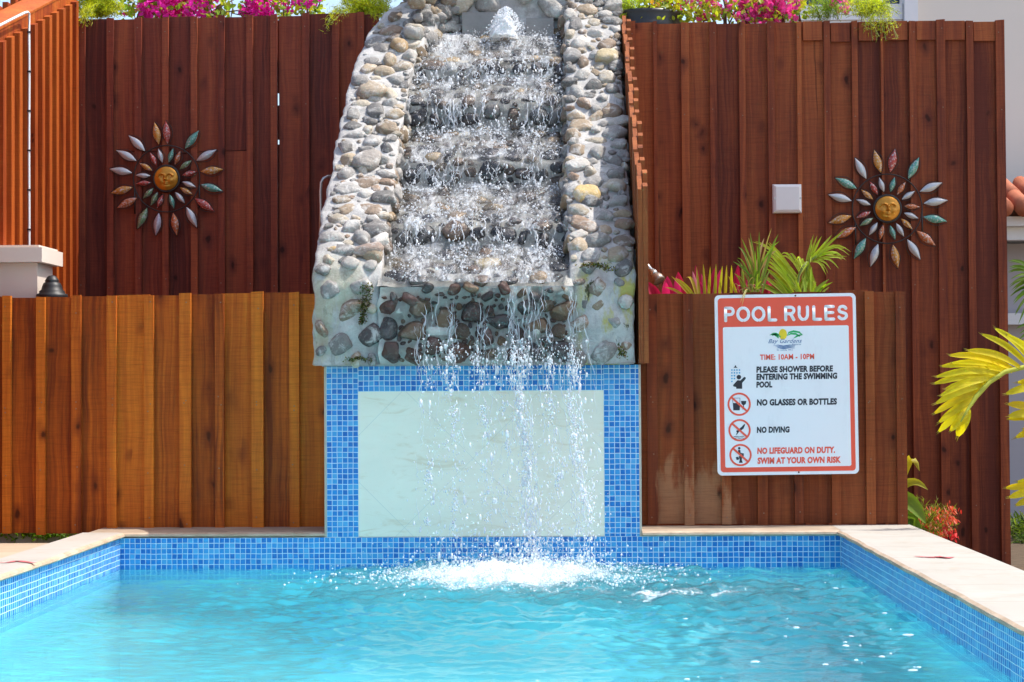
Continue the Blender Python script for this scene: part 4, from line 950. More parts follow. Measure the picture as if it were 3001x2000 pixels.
# heading in round-ended strokes
def stroke_word(letters,v0,v1,th,mat,k,par,name):
    mb=MB(); h=v1-v0-th
    def arc(cx,cy,rx,ry,a0,a1,n=14): return [(cx+rx*math.cos(math.radians(a0+(a1-a0)*i/n)),cy+ry*math.sin(math.radians(a0+(a1-a0)*i/n))) for i in range(n+1)]
    for ch,u0,u1 in letters:
        w=u1-u0-th
        if ch in 'PR':
            L=[[(0,0),(0,1)],[(0,1),(.5,1)]+arc(.58,.74,.42,.26,90,-90)+[(.5,.48),(0,.48)]]
            if ch=='R': L.append([(.45,.48),(.62,.42),(.98,0)])
        elif ch=='O': L=[arc(.5,.5,.5,.5,0,360,30)]
        elif ch=='L': L=[[(0,1),(0,0)],[(0,0),(.95,0)]]
        elif ch=='U': L=[[(0,1),(0,.42)]+arc(.5,.42,.5,.42,180,360)+[(1,1)]]
        elif ch=='E': L=[[(.97,1),(0,1)],[(0,1),(0,0)],[(0,0),(1,0)],[(0,.52),(.9,.52)]]
        elif ch=='S': L=[arc(.5,.76,.44,.24,20,200,12)+[(.12,.62),(.3,.54),(.5,.51),(.72,.46)]+arc(.5,.25,.48,.25,42,-160,14)]
        for pts in L:
            P=[Vector(((u0+th/2+x*w)*um,lay(k),-(v1-th/2-y*h)*um)) for x,y in pts]
            mb2=MB(); mb2.tube(P,th/2*um,10)
            for e in (P[0],P[-1]): mb2.bulk(IM[0]*th/2*um+np.array(e),IM[1])
            V=np.array([tuple(v) for v in mb2.V]); V[:,1]=lay(k)+(V[:,1]-lay(k))*0.03; mb.bulk(V,mb2.F)
    return mb.build(name,mat,par,smooth=True)
zz=lambda a,b:(a-122,b-122)
stroke_word([('P',*zz(195,280)),('O',*zz(291,402)),('O',*zz(411,522)),('L',*zz(538,617)),('R',*zz(668,758)),('U',*zz(775,865)),('L',*zz(890,970)),('E',*zz(984,1070)),('S',*zz(1084,1172))],92,216,25,SW,2.4,root,'heading')
text('TIME: 10AM - 10PM',350,474,777,518,SR,3,0.035)
def zu(x,y): return (x-118-(y-70)*24/1425, y-70+(x-118)*14/1112)
def line(body,x0,x1,y0,y1,mat):
    u0,v0=zu(x0,y0); u1,_=zu(x1,y0); text(body,u0,v0,u1,v0+(y1-y0),mat,3,0.055,0.06)
line('PLEASE SHOWER BEFORE',447,1050,634,684,SK); line('ENTERING THE SWIMMING',447,1083,692,742,SK); line('POOL',447,572,753,803,SK)
line('NO GLASSES OR BOTTLES',450,1080,893,945,SK); line('NO DIVING',450,708,1110,1160,SK)
line('NO LIFEGUARD ON DUTY.',453,1065,1274,1326,SR); line('SWIM AT YOUR OWN RISK',455,1110,1352,1404,SR)
# emblem: sun, palm leaves, script, waves
lg=empty('emblem',None,None); lg.parent=root
def blob(name,pts,mat,k,par): 
    mb=MB(); mb.prism([P2(*zu(*p)) for p in pts][::-1],lay(k),lay(k)+0.0004); return mb.build(name,mat,par)
def ell(cx,cy,rx,ry,n=20): return [(cx+rx*math.cos(2*PI*i/n),cy+ry*math.sin(2*PI*i/n)) for i in range(n)]
blob('sun',ell(657,381,32,43),SY,3,lg)
def lf(pts,w,name,mat,k,par):
    up=[];dn=[]; m=len(pts)
    for i,(x,y) in enumerate(pts):
        q=w*math.sin(PI*(i+0.15)/(m-0.4)); a=pts[max(0,i-1)];b=pts[min(m-1,i+1)]; dx,dy=b[0]-a[0],b[1]-a[1]; L=math.hypot(dx,dy)+1e-6
        up.append((x+dy/L*q,y-dx/L*q)); dn.append((x-dy/L*q,y+dx/L*q))
    return blob(name,up+dn[::-1],mat,k,par)
for pts in ([(688,392),(705,366),(740,357),(785,365),(812,388)],[(690,392),(720,376),(760,378),(790,398)],[(742,412),(770,394),(806,384)],[(553,388),(580,376),(605,375),(628,384)],[(560,384),(590,382),(615,398),(622,412)],[(570,392),(596,380),(640,400)]):
    lf(pts,8,'palm_leaf',SG,3.5,lg)
for y in (470,480,490): lf([(580+(y-470)*1.4,y),(620,y-4),(660,y+4),(710,y-4),(755-(y-470)*0.3,y)],4,'wave',SN,3,lg)
def lz(body,x0,x1,y0,y1,mat,bold,shear):
    u0,v0=zu(x0,y0);u1,_=zu(x1,y0); text(body,u0,v0,u1,v0+y1-y0,mat,4,bold,shear,lg)
lz('Bay Gardens',541,806,418,462,SN,0.0,0.42); lz('Resorts',727,800,455,466,SN,0.01,0.2); lz('St. Lucia, W.I.',608,735,497,513,SN,0.0,0.2)
# pictograms
def ringpic(cx,cy,r,shapes):
    g=empty('pictogram',None,None); g.parent=root
    n=36; mb=MB(); o_=ell(cx,cy,r,r,n); i_=ell(cx,cy,r-15,r-15,n)
    V=[];F=[]
    for k_,pl in ((0,o_),(1,i_)):
        for p in pl: u,v=zu(*p); V.append((u*um,lay(3),-v*um))
    F=[(i,(i+1)%n,n+(i+1)%n,n+i) for i in range(n)]
    mb.bulk(V,F); mb.build('ring',SR,g)
    for nm,pts in shapes: blob(nm,pts,SK,3,g)
    a=math.radians(42); dx,dy=math.cos(a)*(r-7),math.sin(a)*(r-7); ox,oy=-math.sin(a)*8,math.cos(a)*8
    blob('slash',[(cx-dx+ox,cy-dy+oy),(cx+dx+ox,cy+dy+oy),(cx+dx-ox,cy+dy-oy),(cx-dx-ox,cy-dy-oy)],SR,4,g)
    return g
ringpic(312,932,92,[('glass',[(262,922),(320,922),(317,980),(266,980)]),('glass_rim',[(259,884),(262,884),(264,922),(261,922)]),('glass_rim',[(317,884),(320,884),(319,922),(316,922)]),('glass_rim',[(259,882),(320,882),(320,885),(259,885)]),('goblet',[(326,906),(369,906),(364,930),(350,940),(343,940),(331,930)]),('goblet_stem',[(344,938),(350,938),(350,968),(362,972),(332,972),(344,968)])])
ringpic(315,1137,88,[('swimmer',[(352,1088),(360,1092),(346,1125),(312,1148),(292,1174),(286,1172),(300,1146),(296,1140),(330,1112)]),('head',ell(297,1146,8,8,10)),('wave',[(268,1186),(290,1182),(312,1188),(335,1182),(352,1188),(352,1192),(335,1187),(312,1193),(290,1187),(268,1191)]),('wave',[(275,1198),(295,1195),(315,1200),(335,1195),(348,1200),(348,1204),(335,1199),(315,1204),(295,1199),(275,1202)])])
ringpic(322,1333,88,[('head',ell(312,1279,10,10,12)),('lifeguard',[(303,1292),(320,1292),(324,1316),(348,1320),(348,1342),(336,1342),(334,1330),(306,1326)]),('chair',[(308,1340),(336,1340),(332,1372),(340,1394),(310,1394),(316,1372)]),('buoy',[(284,1350),(300,1346),(312,1356),(308,1370),(292,1372)])])
g=empty('pictogram',None,None); g.parent=root
blob('shower_head',[(279,625),(287,625),(288,634),(300,644),(268,644),(278,634)],SK,3,g)
mb=MB()
for j,row in enumerate((4,4,2,2,1)):
    for i in range(row):
        q=[P2(*zu(*p)) for p in ell(255+20*i,662+22.5*j,6.5,6.5,10)][::-1]; mb.prism(q,lay(3),lay(3)+0.0004)
mb.build('water_dots',SB,g)
blob('head',ell(310,718,18,18,14),SK,3,g); blob('bather',[(263,782),(290,752),(300,742),(322,745),(352,716),(366,722),(362,734),(336,764),(336,810),(290,810),(288,796),(268,792)],SK,3,g)
for u in (0,):
    for x,y in ((756,76),(780,1469)):
        mb=MB(); uu,vv=zu(x,y); mb.lathe([(0.004,0),(0.004,0.002),(0.002,0.003)],(0,0,0),n=10); mb.V=[(uu*um+a,-0.0012-c_,-vv*um+b) for a,b,c_ in mb.V]; mb.build('bolt',plain('rusty_bolt',(0.10,0.04,0.015),0.8,0.2),root)
# ------------------------------------------------------------------ junction box, shower, rail, pillar, lantern
c=Dp(1808,457.5,9.87); s_=0.0775
root=empty('junction_box','square white junction box on the tall right fence','junction box')
def bevbox(mb,x0,x1,y0,y1,z0,z1,bv):
    a=[(x0,z0),(x1,z0),(x1,z1),(x0,z1)]; q=[(x0+bv,z0+bv),(x1-bv,z0+bv),(x1-bv,z1-bv),(x0+bv,z1-bv)]
    V=[(x,y1,z) for x,z in a]+[(x,y0+bv*0.7,z) for x,z in a]+[(x,y0,z) for x,z in q]
    F=[(8,9,10,11)]+[(i,(i+1)%4,4+(i+1)%4,4+i) for i in range(4)]+[(4+i,4+(i+1)%4,8+(i+1)%4,8+i) for i in range(4)]; mb.bulk(V,F)
mb=MB(); bevbox(mb,c.x-s_,c.x+s_,c.y-0.012,c.y+0.005,c.z-s_,c.z+s_,0.004); mb.build('back_box',M['plastic'],root)
mb=MB(); bevbox(mb,c.x-s_+0.003,c.x+s_-0.003,c.y-0.036,c.y-0.0125,c.z-s_+0.003,c.z+s_-0.003,0.013); mb.build('cover',M['plastic'],root)
for q in (-1,1):
    mb=MB(); mb.lathe([(0.0055,0),(0.0055,0.0025)],(0,0,0),n=10); mb.V=[(c.x+q*0.068+a,c.y-0.032-z,c.z+b) for a,b,z in mb.V]; mb.build('screw',M['steel'],root)
settle(root,tuple(c))
root=empty('shower_head','small metal shower head poking out beside the waterfall','shower')
p0=S(1870+60/3.735,660+395/3.735,8.62); p1=S(1870+150/3.735,660+495/3.735,8.58); p2=S(1870+185/3.735,660+540/3.735,8.57); p3=S(1870+232/3.735,660+618/3.735,8.55)
p0=p0+(p0-p1)*0.35
mb=MB(); mb.tube([p0,p0.lerp(p1,.5),p1],0.0085,10); mb.build('pipe',M['steel'],root,smooth=True)
mb=MB(); mb.tube([p1,p1.lerp(p2,.4),p1.lerp(p2,.41),p2],[0.012,0.013,0.017,0.016],12); mb.build('collar',M['steel'],root,smooth=True)
mb=MB(); q=lambda a:p2.lerp(p3,a); mb.tube([q(0),q(.12),q(.35),q(.7),q(.95),q(1.0)],[0.013,0.02,0.028,0.031,0.031,0.027],14); mb.build('nozzle',plain('brass_nozzle',(0.30,0.22,0.17),0.35,0.5,0.8,var=0.3,scale=50),root,smooth=True)
settle(root,tuple(p0))
root=empty('handrail','pale bent pipe rail beside the upper left of the waterfall','rail')
a=S(1631/1.742*1.0+3,1110/1.742,9.6)
pts=[S(938,690,9.6),S(940,620,9.6),S(939,560,9.6),S(941,535,9.6),S(948,523,9.6),S(960,518,9.6),S(985,516,9.7)]
mb=MB(); mb.tube(pts,0.0075,8); mb.build('pipe',M['steel'],root,smooth=True); settle(root,tuple(pts[0]))
root=empty('pillar','cream square pillar with a flat cap behind the low fence','pillar')
mb=MB(); mb.box(-3.05,-2.479,0.41,0.67,-0.16,1.412); mb.build('shaft',M['pillar'],root)
mb=MB(); bevbox(mb,-3.13,-2.37,0.0,0.001,0,0.001,0.0); mb=MB()
x0,x1,y0,y1,z0,z1=-3.09,-2.442,0.355,0.72,1.4125,1.482
mb.box(x0,x1,y0,y1,z0,z1); mb.box(x0+0.02,x1-0.02,y0+0.02,y1-0.02,z1+0.0002,z1+0.012); mb.build('cap',M['pillar'],root); settle(root,(-2.75,0.6,-0.16))
c=S(150,868,8.62)
M['soot']=plain('soot_black',(0.012,0.012,0.013),0.5,0.4,0.0,var=0.4,scale=50)
root=empty('lantern','black bell topped lantern showing over the honey fence','lantern')
mb=MB(); mb.lathe([(0.072,-0.03),(0.074,0.0),(0.072,0.008),(0.060,0.013),(0.060,0.022),(0.050,0.030),(0.046,0.046),(0.040,0.060),(0.031,0.066),(0.034,0.071),(0.030,0.078),(0.022,0.090),(0.015,0.096),(0.006,0.098)],(c.x+0.004,c.y,c.z),n=20); mb.build('hood',M['soot'],root,smooth=True)
mb=MB(); mb.lathe([(0.055,-0.25),(0.055,-0.031)],(c.x+0.004,c.y,c.z),n=12); mb.build('glass_body',M['glass'],root,smooth=True)
mb=MB(); mb.lathe([(0.02,-1.14),(0.02,-0.2505)],(c.x+0.004,c.y,c.z),n=10); mb.build('post',M['black'],root,smooth=True); settle(root,(c.x,c.y,-0.16))
# ------------------------------------------------------------------ house behind the right fence
root=empty('house','cream house with white window and tiled porch roof beyond the right fence','house')
Xl=S(2330,30,13).x; Xe=S(2682,30,13).x
mb=MB(); mb.box(Xe,12,4.8,9,-0.16,6.5); mb.box(Xl,Xe-0.0,4.86,9,-0.16,6.4); mb.build('wall',M['cream'],root)
win=empty('window',None,None); win.parent=root
zb=S(2500,75,13).z
mb=MB(); fx=lambda x:S(x,30,12.98).x
mb.box(fx(2645),fx(2684),4.70,4.795,zb-0.3,5.0); mb.build('frame',M['white'],win)
zp=S(2550,14,12.98).z
mb=MB()
for a,b in ((2300,2522),(2524,2643)): 
    mb.box(fx(a),fx(b),4.765,4.79,zb-0.35,zb+0.03); mb.box(fx(a),fx(b),4.75,4.79,zb+0.031,zp-0.003)
for a in (2300,2342,2513,2577,2636): mb.box(fx(a),fx(a+ (9 if a in(2577,) else 12)),4.75,4.79,zp-0.002,5.0)
mb.build('sash',M['white'],win)
mb=MB(); mb.box(fx(2301),fx(2643),4.80,4.81,zp-0.01,5.0); mb.build('pane',M['glass'],win)
# porch: tiled edge, white fascia, wall with the shade in its colour
X0=S(2948,600,12.2).x-0.5; y_p=4.0
def zd(yd,d): return S(2975,yd*K,d).z
mb=MB()
for r in range(2):
    for i in range(26):
        x=X0-0.6+i*0.13; zc_=zd(474,12.2)+r*0.10; yc=3.85+r*0.28
        pts=[(x,yc-0.06,zc_-0.035),(x,yc+0.30,zc_+0.10)]; mb.tube(pts,[0.06,0.05],12)
mb.build('roof',M['terracotta'],root,smooth=True)
mb=MB(); mb.box(X0-0.7,X0+5,3.95,4.75,zd(500,12.2),zd(474,12.2)); mb.build('eaves_board',plain('dark_eaves',(0.12,0.07,0.05),0.8,0.2),root)
mb=MB(); mb.box(X0-0.6,X0+5,3.9,3.98,zd(522,12.2),zd(501,12.2)); mb.box(X0-0.55,X0+5,3.985,4.1,zd(552,12.2),zd(523,12.2)); mb.build('gutter',M['white'],root)
mb=MB(); mb.box(X0-0.5,X0+5,4.3,4.75,-0.16,zd(553,12.2)); mb.build('porch_wall',M['shade_wall'],root)
mb=MB(); mb.box(X0-0.5,X0+5,4.2,4.29,zd(746,12.4),zd(720,12.4)); mb.build('ledge',M['white'],root)
settle(root,(4.2,4.8,-0.16))
# ------------------------------------------------------------------ plants
def jit(c,k=0.18): q=random.uniform(1-k,1+k); return tuple(max(0,min(1,x*q*random.uniform(0.92,1.08))) for x in c)
def blade(mb,b,tip,width,col,droop=0.0,bow=0.0,n=7,fold=0.35,taper=0.9):
    """long leaf from b to tip, arching up by bow and hanging at the end by droop"""
    b=Vector(b); tip=Vector(tip); ax=tip-b; L=ax.length
    side=ax.cross(Vector((0,-1,0.25))); side=side.normalized() if side.length>1e-5 else Vector((1,0,0))
    pts=[];w=[]
    for i in range(n):
        q=i/(n-1); p=b+ax*q+Vector((0,0,1))*(bow*L*math.sin(PI*q)-droop*L*max(0,q-0.6)**2*6); pts.append(p)
        w.append(width*0.5*(min(1,(q+0.05)*4)*(1-q**3)**taper)+0.0004)
    mb.strip(pts,w,side,0,col,fold)
def leafq(mb,p,d,up,L,W,col,mat=0):
    """small pointed leaf, folded along its midrib"""
    d=d.normalized(); s_=d.cross(up); s_=s_.normalized() if s_.length>1e-4 else d.orthogonal().normalized(); n=s_.cross(d)
    V=[p,p+d*L*0.35+s_*W*0.5+n*W*0.18,p+d*L*0.75+s_*W*0.33+n*W*0.1,p+d*L,p+d*L*0.75-s_*W*0.33+n*W*0.1,p+d*L*0.35-s_*W*0.5+n*W*0.18,p+d*L*0.5]
    mb.bulk(V,[(0,1,6),(1,2,6),(2,3,6),(3,4,6),(4,5,6),(5,0,6)],mat,col)
def rdir(): 
    v=Vector((random.gauss(0,1),random.gauss(0,1),random.gauss(0,1))); return v.normalized()
Z6=lambda x,y,d:S(1870+x/3.735,660+y/3.735,d)
# areca palm
YG=(0.42,0.54,0.03); G2=(0.20,0.33,0.03)
root=empty('areca_palm','yellow green palm with arching fronds above the rules sign','palm')
mb=MB(); ms=MB()
def frond(mb,ms,ctrl,d,leaflets,col):
    leaflets=leaflets+[((b[0]+random.uniform(-25,25),b[1]+random.uniform(-15,25)),(t[0]+random.uniform(-45,45),t[1]+random.uniform(-20,60)),wd*0.8,bow,dr) for (b,t,wd,bow,dr) in leaflets]
    for (b,t,wd,bow,dr) in leaflets:
        dd=random.uniform(-0.06,0.06); blade(mb,Z6(*b,d+random.uniform(-0.02,0.02)),Z6(*t,d+dd),wd*d/FPX/3.735,jit(col),dr,bow)
    pts=[Z6(*c,d) for c in ctrl]; ms.tube(pts,[0.006]*(len(pts)-1)+[0.003],6,0,(0.25,0.30,0.06))
A=[]
for i in range(9): # long left-pointing leaflets of the arching frond
    q=i/8; A.append(((1745-40*q,600+150*q),(1440-30*q+random.uniform(-20,20),175+330*q),30,0.05,0.02))
A+=[((1750,560),(1250,152),26,0.07,0.05),((1770,520),(1560,245),24,0.10,0.25),((1780,500),(1640,262),24,0.12,0.3),((1800,470),(1735,315),22,0.15,0.5),((1815,450),(1790,345),22,0.15,0.5)]
frond(mb,ms,[(1745,900),(1740,740),(1760,560),(1800,460),(1850,400)],8.95,A,YG)
B=[((1860,400),(1960,110),26,0.0,0.02),((1865,390),(1995,140),26,0.0,0),((1880,385),(2060,182),26,0.0,0),((1900,380),(2120,110),24,0.02,0),((1930,350),(2285,38),20,0.03,0),((1950,340),(2330,275),20,0.22,0.05),((1960,360),(2275,350),22,0.16,0.12),((1960,370),(2290,345),20,0.05,0),((1960,380),(2195,452),24,0.18,0.1),((1940,395),(2110,470),20,0.2,0.1),((1900,400),(2035,485),26,0.25,0.15),((1880,400),(1755,500),34,0.1,0.1),((1870,410),(1740,590),34,0.06,0.05),((1880,420),(1780,600),30,0.04,0),((1890,410),(1900,180),14,0.05,0),((1930,370),(2250,230),22,0.1,0.1),((1920,370),(2190,300),24,0.1,0.1)]
for i in range(12):
    q=i/11; B.append(((1870+10*q,430+q*60),(1760+200*q+random.uniform(-15,15),760+random.uniform(-20,20)),26,0.0,0))
frond(mb,ms,[(1780,900),(1790,760),(1840,520),(1870,400),(1960,340),(2060,260)],9.05,B,YG)
C_=[((1900,770),(2092,592),34,0.06,0),((1940,790),(2060,640),30,0.05,0),((1880,800),(1950,620),26,0,0),((1850,800),(1800,560),30,0,0),((1740,790),(1740,580),34,0,0),((1700,790),(1400,470),36,0.03,0),((1650,790),(1360,560),36,0.04,0),((1600,790),(1330,625),34,0.05,0),((1560,780),(1350,650),30,0.05,0),((1720,800),(1620,610),30,0.03,0),((1680,800),(1480,590),32,0.03,0),((1800,800),(1720,600),30,0.02,0)]
frond(mb,ms,[(1800,900),(1790,800)],8.85,C_,(0.30,0.42,0.03))
mb.build('frond',M['leaf'],root,smooth=True); ms.build('stem',M['stem'],root,smooth=True); settle(root,tuple(Z6(1780,1500,8.95)))
root=empty('reed_palm','thin bladed green reed palm with dry brown tips left of the areca','palm'); mb=MB()
for t in ((1100,180),(1130,135),(1225,60),(1240,100),(1325,40),(1460,30),(1535,75),(1545,145),(1170,255),(1210,110),(1380,130),(1300,200),(1280,235),(1420,180),(1470,260),(1520,250),(1080,365),(1090,300),(1040,380),(1180,330)):
    b=(1320+random.uniform(-60,50),600+random.uniform(-30,120)); dry=random.random()<0.3
    blade(mb,Z6(*b,8.8),Z6(*t,8.8+random.uniform(-0.08,0.08)),random.uniform(14,34)*8.8/FPX/3.735,jit((0.42,0.33,0.12) if dry else (0.17,0.30,0.03)),random.uniform(0,0.15),random.uniform(0,0.08))
for i in range(26):
    b=(1200+random.uniform(-40,160),780); t=(b[0]+random.uniform(-160,140),b[1]-random.uniform(60,420)); blade(mb,Z6(*b,8.78),Z6(*t,8.78+random.uniform(-0.05,0.05)),random.uniform(8,26)*8.8/FPX/3.735,jit((0.24,0.34,0.04)),0.1,0.08)
for i in range(22):
    b=(1130+random.uniform(-150,150),700+random.uniform(-60,40)); t=(b[0]+random.uniform(-90,90),b[1]+random.uniform(-70,90)); blade(mb,Z6(*b,8.75),Z6(*t,8.74),random.uniform(5,9)*8.8/FPX/3.735,jit((0.45,0.34,0.14)),0.3,0.3)
for t in ((1135,890),(1120,850),(1150,780)): blade(mb,Z6(1200,700,8.42),Z6(*t,8.36),8*8.4/FPX/3.735,(0.40,0.38,0.10),0.0,0.12)
mb.build('blade_tuft',M['leaf'],root,smooth=True); settle(root,tuple(Z6(1300,1500,8.8)))
root=empty('spider_plant','tuft of narrow yellow blades between the red cordyline leaves','plant'); mb=MB()
for b,t,bow in (((620,770),(365,560),.05),((650,775),(410,580),.10),((655,770),(522,580),.35),((675,770),(640,460),.0),((735,770),(713,425),.0),((770,770),(790,455),.0),((840,770),(853,428),.0),((885,770),(922,448),.0),((950,770),(970,440),.02),((1020,770),(1023,440),.05),((600,780),(480,660),.1),((1100,770),(990,560),.1),((560,775),(300,680),.1)):
    blade(mb,Z6(b[0],b[1]+60,8.72),Z6(*t,8.72+random.uniform(-0.06,0.06)),34*8.7/FPX/3.735,jit((0.45,0.42,0.03)),0.0,bow)
mb.build('blade_tuft',M['leaf'],root,smooth=True); settle(root,tuple(Z6(760,1500,8.72)))
def cordyline(lbl,leaves,base,d):
    root=empty('cordyline',lbl,'plant','red cordylines behind the low right fence'); mb=MB()
    leaves=leaves+[((b[0]+random.uniform(-50,50),b[1]),(t[0]+random.uniform(-70,70),t[1]+random.uniform(10,110)),w_*0.7) for b,t,w_ in leaves]
    for b,t,w_ in leaves:
        col=jit(random.choice([(0.70,0.025,0.14),(0.78,0.04,0.20),(0.50,0.015,0.07),(0.82,0.28,0.38),(0.62,0.06,0.13)]))
        blade(mb,Z6(b[0],b[1]+70,d),Z6(*t,d+random.uniform(-0.04,0.04)),w_*1.1*d/FPX/3.735,col,0,0.02,9,0.5,1.0)
    mb.build('leaf',M['petal'],root,smooth=True); ms=MB(); ms.tube([Z6(base,1500,d),Z6(base,820,d)],0.012,7,0,(0.2,0.12,0.08)); ms.build('stem',M['stem'],root,smooth=True); settle(root,tuple(Z6(base,1500,d)))
cordyline('broad crimson cordyline leaves just right of the shower head',[((230,770),(108,622),110),((330,770),(320,560),125),((470,770),(438,510),120),((420,780),(520,720),60)],330,8.82)
cordyline('tall pink and crimson cordyline leaves among the yellow blades',[((680,770),(630,440),75),((760,770),(690,530),50),((820,770),(838,470),110),((860,770),(872,540),95),((700,780),(680,620),70)],760,8.85)
cordyline('red cordyline leaves half hidden by the reed palm',[((1060,770),(1098,420),80),((1200,770),(1240,490),80),((1340,770),(1420,560),120),((1290,770),(1180,600),80)],1230,8.95)
# asparagus ferns
def fern(lbl,base,stems,n_need,col,L=0.03,w_=0.0042):
    """stems: list of (tip point, arch)"""
    root=empty('asparagus_fern',lbl,'fern','feathery ferns on top of the tall fences'); mb=MB(); ms=MB(); base=Vector(base)
    for tip,arch in stems:
        tip=Vector(tip); b=base+Vector((random.gauss(0,0.05),random.gauss(0,0.03),0)); m=b.lerp(tip,0.5)+Vector((0,0,arch))
        pts=[]
        for i in range(9):
            q=i/8; pts.append(b*(1-q)**2+m*2*q*(1-q)+tip*q*q)
        ms.tube(pts,0.0014,4,0,(0.22,0.26,0.06),False)
        for k in range(n_need):
            q=random.uniform(0.12,1.0); p=b*(1-q)**2+m*2*q*(1-q)+tip*q*q; p=p+rdir()*random.uniform(0,0.035)
            d_=(rdir()+Vector((0,0,0.2))+(tip-b).normalized()*0.6); s_=rdir()*w_*0.5; e=p+d_.normalized()*L*random.uniform(0.5,1.2); c=jit(col,0.35)
            mb.face([p-s_,p+s_,e],0,c)
    mb.build('foliage',M['fern'],root); ms.build('stem',M['stem'],root); settle(root,tuple(base))
FC=(0.46,0.52,0.03)
def tips(xr,yr,d,n,arch,dv=0.12): return [(Dp(random.uniform(*xr),random.uniform(*yr),d+random.uniform(-dv,dv)),random.uniform(*arch)) for _ in range(n)]
fern('feathery fern at the left end of the dark fence',Dp(225,40,10.42),tips((165,290),(-45,40),10.35,80,(0.02,0.14))+tips((170,215),(30,58),10.12,9,(0.08,0.16),0.03)+tips((200,285),(5,35),10.3,16,(0.0,0.08)),110,FC)
fern('feathery fern beside the top left of the stone waterfall',Dp(835,45,10.40),tips((745,925),(-45,40),10.3,80,(0.02,0.14))+tips((748,765),(45,72),10.1,4,(0.1,0.16),0.02)+tips((860,900),(25,68),10.12,7,(0.05,0.12),0.04),105,FC)
fern('feathery fern hanging between the waterfall and the tall right fence',Dp(1445,30,10.1),tips((1390,1470),(-30,45),10.05,30,(0.0,0.1))+tips((1400,1432),(40,78),10.0,10,(0.05,0.15),0.05),65,(0.38,0.48,0.04))
fern('dense darker fern below the house window',Dp(1905,45,10.1),tips((1850,1960),(-30,42),10.1,34,(0.02,0.1)),60,(0.27,0.40,0.035))
fern('feathery fern drooping over the top of the tall right fence',Dp(1990,38,10.02),tips((1930,2070),(0,45),9.95,26,(0.04,0.14))+tips((1985,2068),(50,95),9.82,18,(0.14,0.24),0.02),75,(0.45,0.52,0.035))
# bougainvillea
def bougain(lbl,d,base,pinks,greens,twigs,pc):
    root=empty('bougainvillea',lbl,'flowering shrub','bougainvilleas along the fence tops'); mf=MB(); ml=MB(); ms=MB()
    for (xr,yr,n) in pinks:
        for k in range(n):
            c=Dp(random.triangular(*xr),random.uniform(*yr),d+random.uniform(-0.16,0.2))
            for j in range(random.randint(5,9)):
                p=c+rdir()*0.024; L=random.uniform(0.026,0.040); leafq(mf,p,rdir()+Vector((0,-0.35,0.1)),rdir(),L,L*0.9,jit(pc,0.25))
            if random.random()<0.3: leafq(mf,c+Vector((0,-0.02,0)),rdir(),rdir(),0.008,0.006,(0.8,0.75,0.5))
    for (xr,yr,n,gc) in greens:
        for k in range(n):
            c=Dp(random.uniform(*xr),random.uniform(*yr),d+random.uniform(-0.18,0.25)); L=random.uniform(0.025,0.05)
            leafq(ml,c,rdir()+Vector((0,-0.2,0.0)),rdir(),L,L*0.62,jit(gc,0.3))
    for pts in twigs: 
        P=[Dp(x,y,d+random.uniform(-0.05,0.05)) for x,y in pts]; ms.tube(P,[0.006]+[0.004]*(len(P)-2)+[0.0022],5,0,(0.16,0.10,0.07))
    mf.build('bract',M['petal'],root); ml.build('foliage',M['leaf'],root); ms.build('branch',M['stem'],root,smooth=True); settle(root,tuple(Dp(*base,d)))
def tw(x0,x1,n,y0=70): return [[(random.uniform(x0,x1),y0),(0,0),(0,0)] for _ in range(n)]
def twigs(x0,x1,n,y0=70,y1=-40):
    out=[]
    for i in range(n):
        a=random.uniform(x0,x1); b=a+random.uniform(-70,70); out.append([(a,y0),(a*0.6+b*0.4+random.uniform(-12,12),y0*0.5+y1*0.5+random.uniform(-8,8)),(b,y1+random.uniform(-10,30))])
    return out
PK=(0.86,0.03,0.47); GL=(0.22,0.36,0.03); GY=(0.46,0.52,0.04)
bougain('dense magenta bougainvillea over the dark fence, nearest the orange slatted wall',10.5,(400,80),[((285,540,400),(-45,38),150),((300,470,360),(-20,42),60),((340,460,400),(20,44),16)],[((280,530),(-40,44),420,GL),((280,540),(-20,46),200,GY)],twigs(290,530,12)+[[(450,60),(500,30),(545,25),(590,34)],[(500,20),(520,8),(538,0)]],PK)
bougain('magenta bougainvillea clump above the wooden gate',10.55,(650,80),[((556,640,600),(-45,36),60),((560,625,590),(-10,42),34),((640,745,690),(-30,30),20)],[((552,745),(-40,44),330,GL),((590,650),(30,52),14,(0.10,0.22,0.03)),((640,750),(-10,44),90,GY)],twigs(570,740,12)+[[(560,30),(548,34),(530,30)]],PK)
bougain('loose yellow green bougainvillea with a few pink bracts beside the plant pot',10.15,(1560,80),[((1490,1640,1600),(-40,30),12),((1570,1680,1640),(-10,46),9)],[((1462,1650),(-45,50),640,GY),((1462,1650),(0,48),150,(0.25,0.36,0.04)),((1480,1560),(-30,20),40,(0.5,0.28,0.05))],twigs(1480,1640,16),(0.78,0.08,0.33))
bougain('pink bougainvillea in front of the white house window',10.2,(1770,80),[((1640,1850,1790),(-40,46),74),((1690,1840,1790),(10,46),38),((1880,1990,1930),(-10,34),5)],[((1640,1860),(-45,50),420,GY),((1660,1860),(10,48),120,(0.14,0.24,0.04))],twigs(1650,1850,16),(0.78,0.07,0.36))
# pot rim peeping over the fence
c=Dp(1483,56,10.15); root=empty('plant_pot','black plant pot rim peeping over the tall right fence','plant pot')
mb=MB(); mb.lathe([(0.02,-0.30),(0.16,-0.30),(0.195,-0.06),(0.205,-0.05),(0.205,-0.02),(0.195,0.0),(0.205,0.035),(0.205,0.05),(0.18,0.052),(0.17,0.0),(0.02,-0.01)],(c.x,c.y,c.z),n=28); mb.build('pot',M['black'],root,smooth=True); settle(root,(c.x,c.y,c.z-0.3))
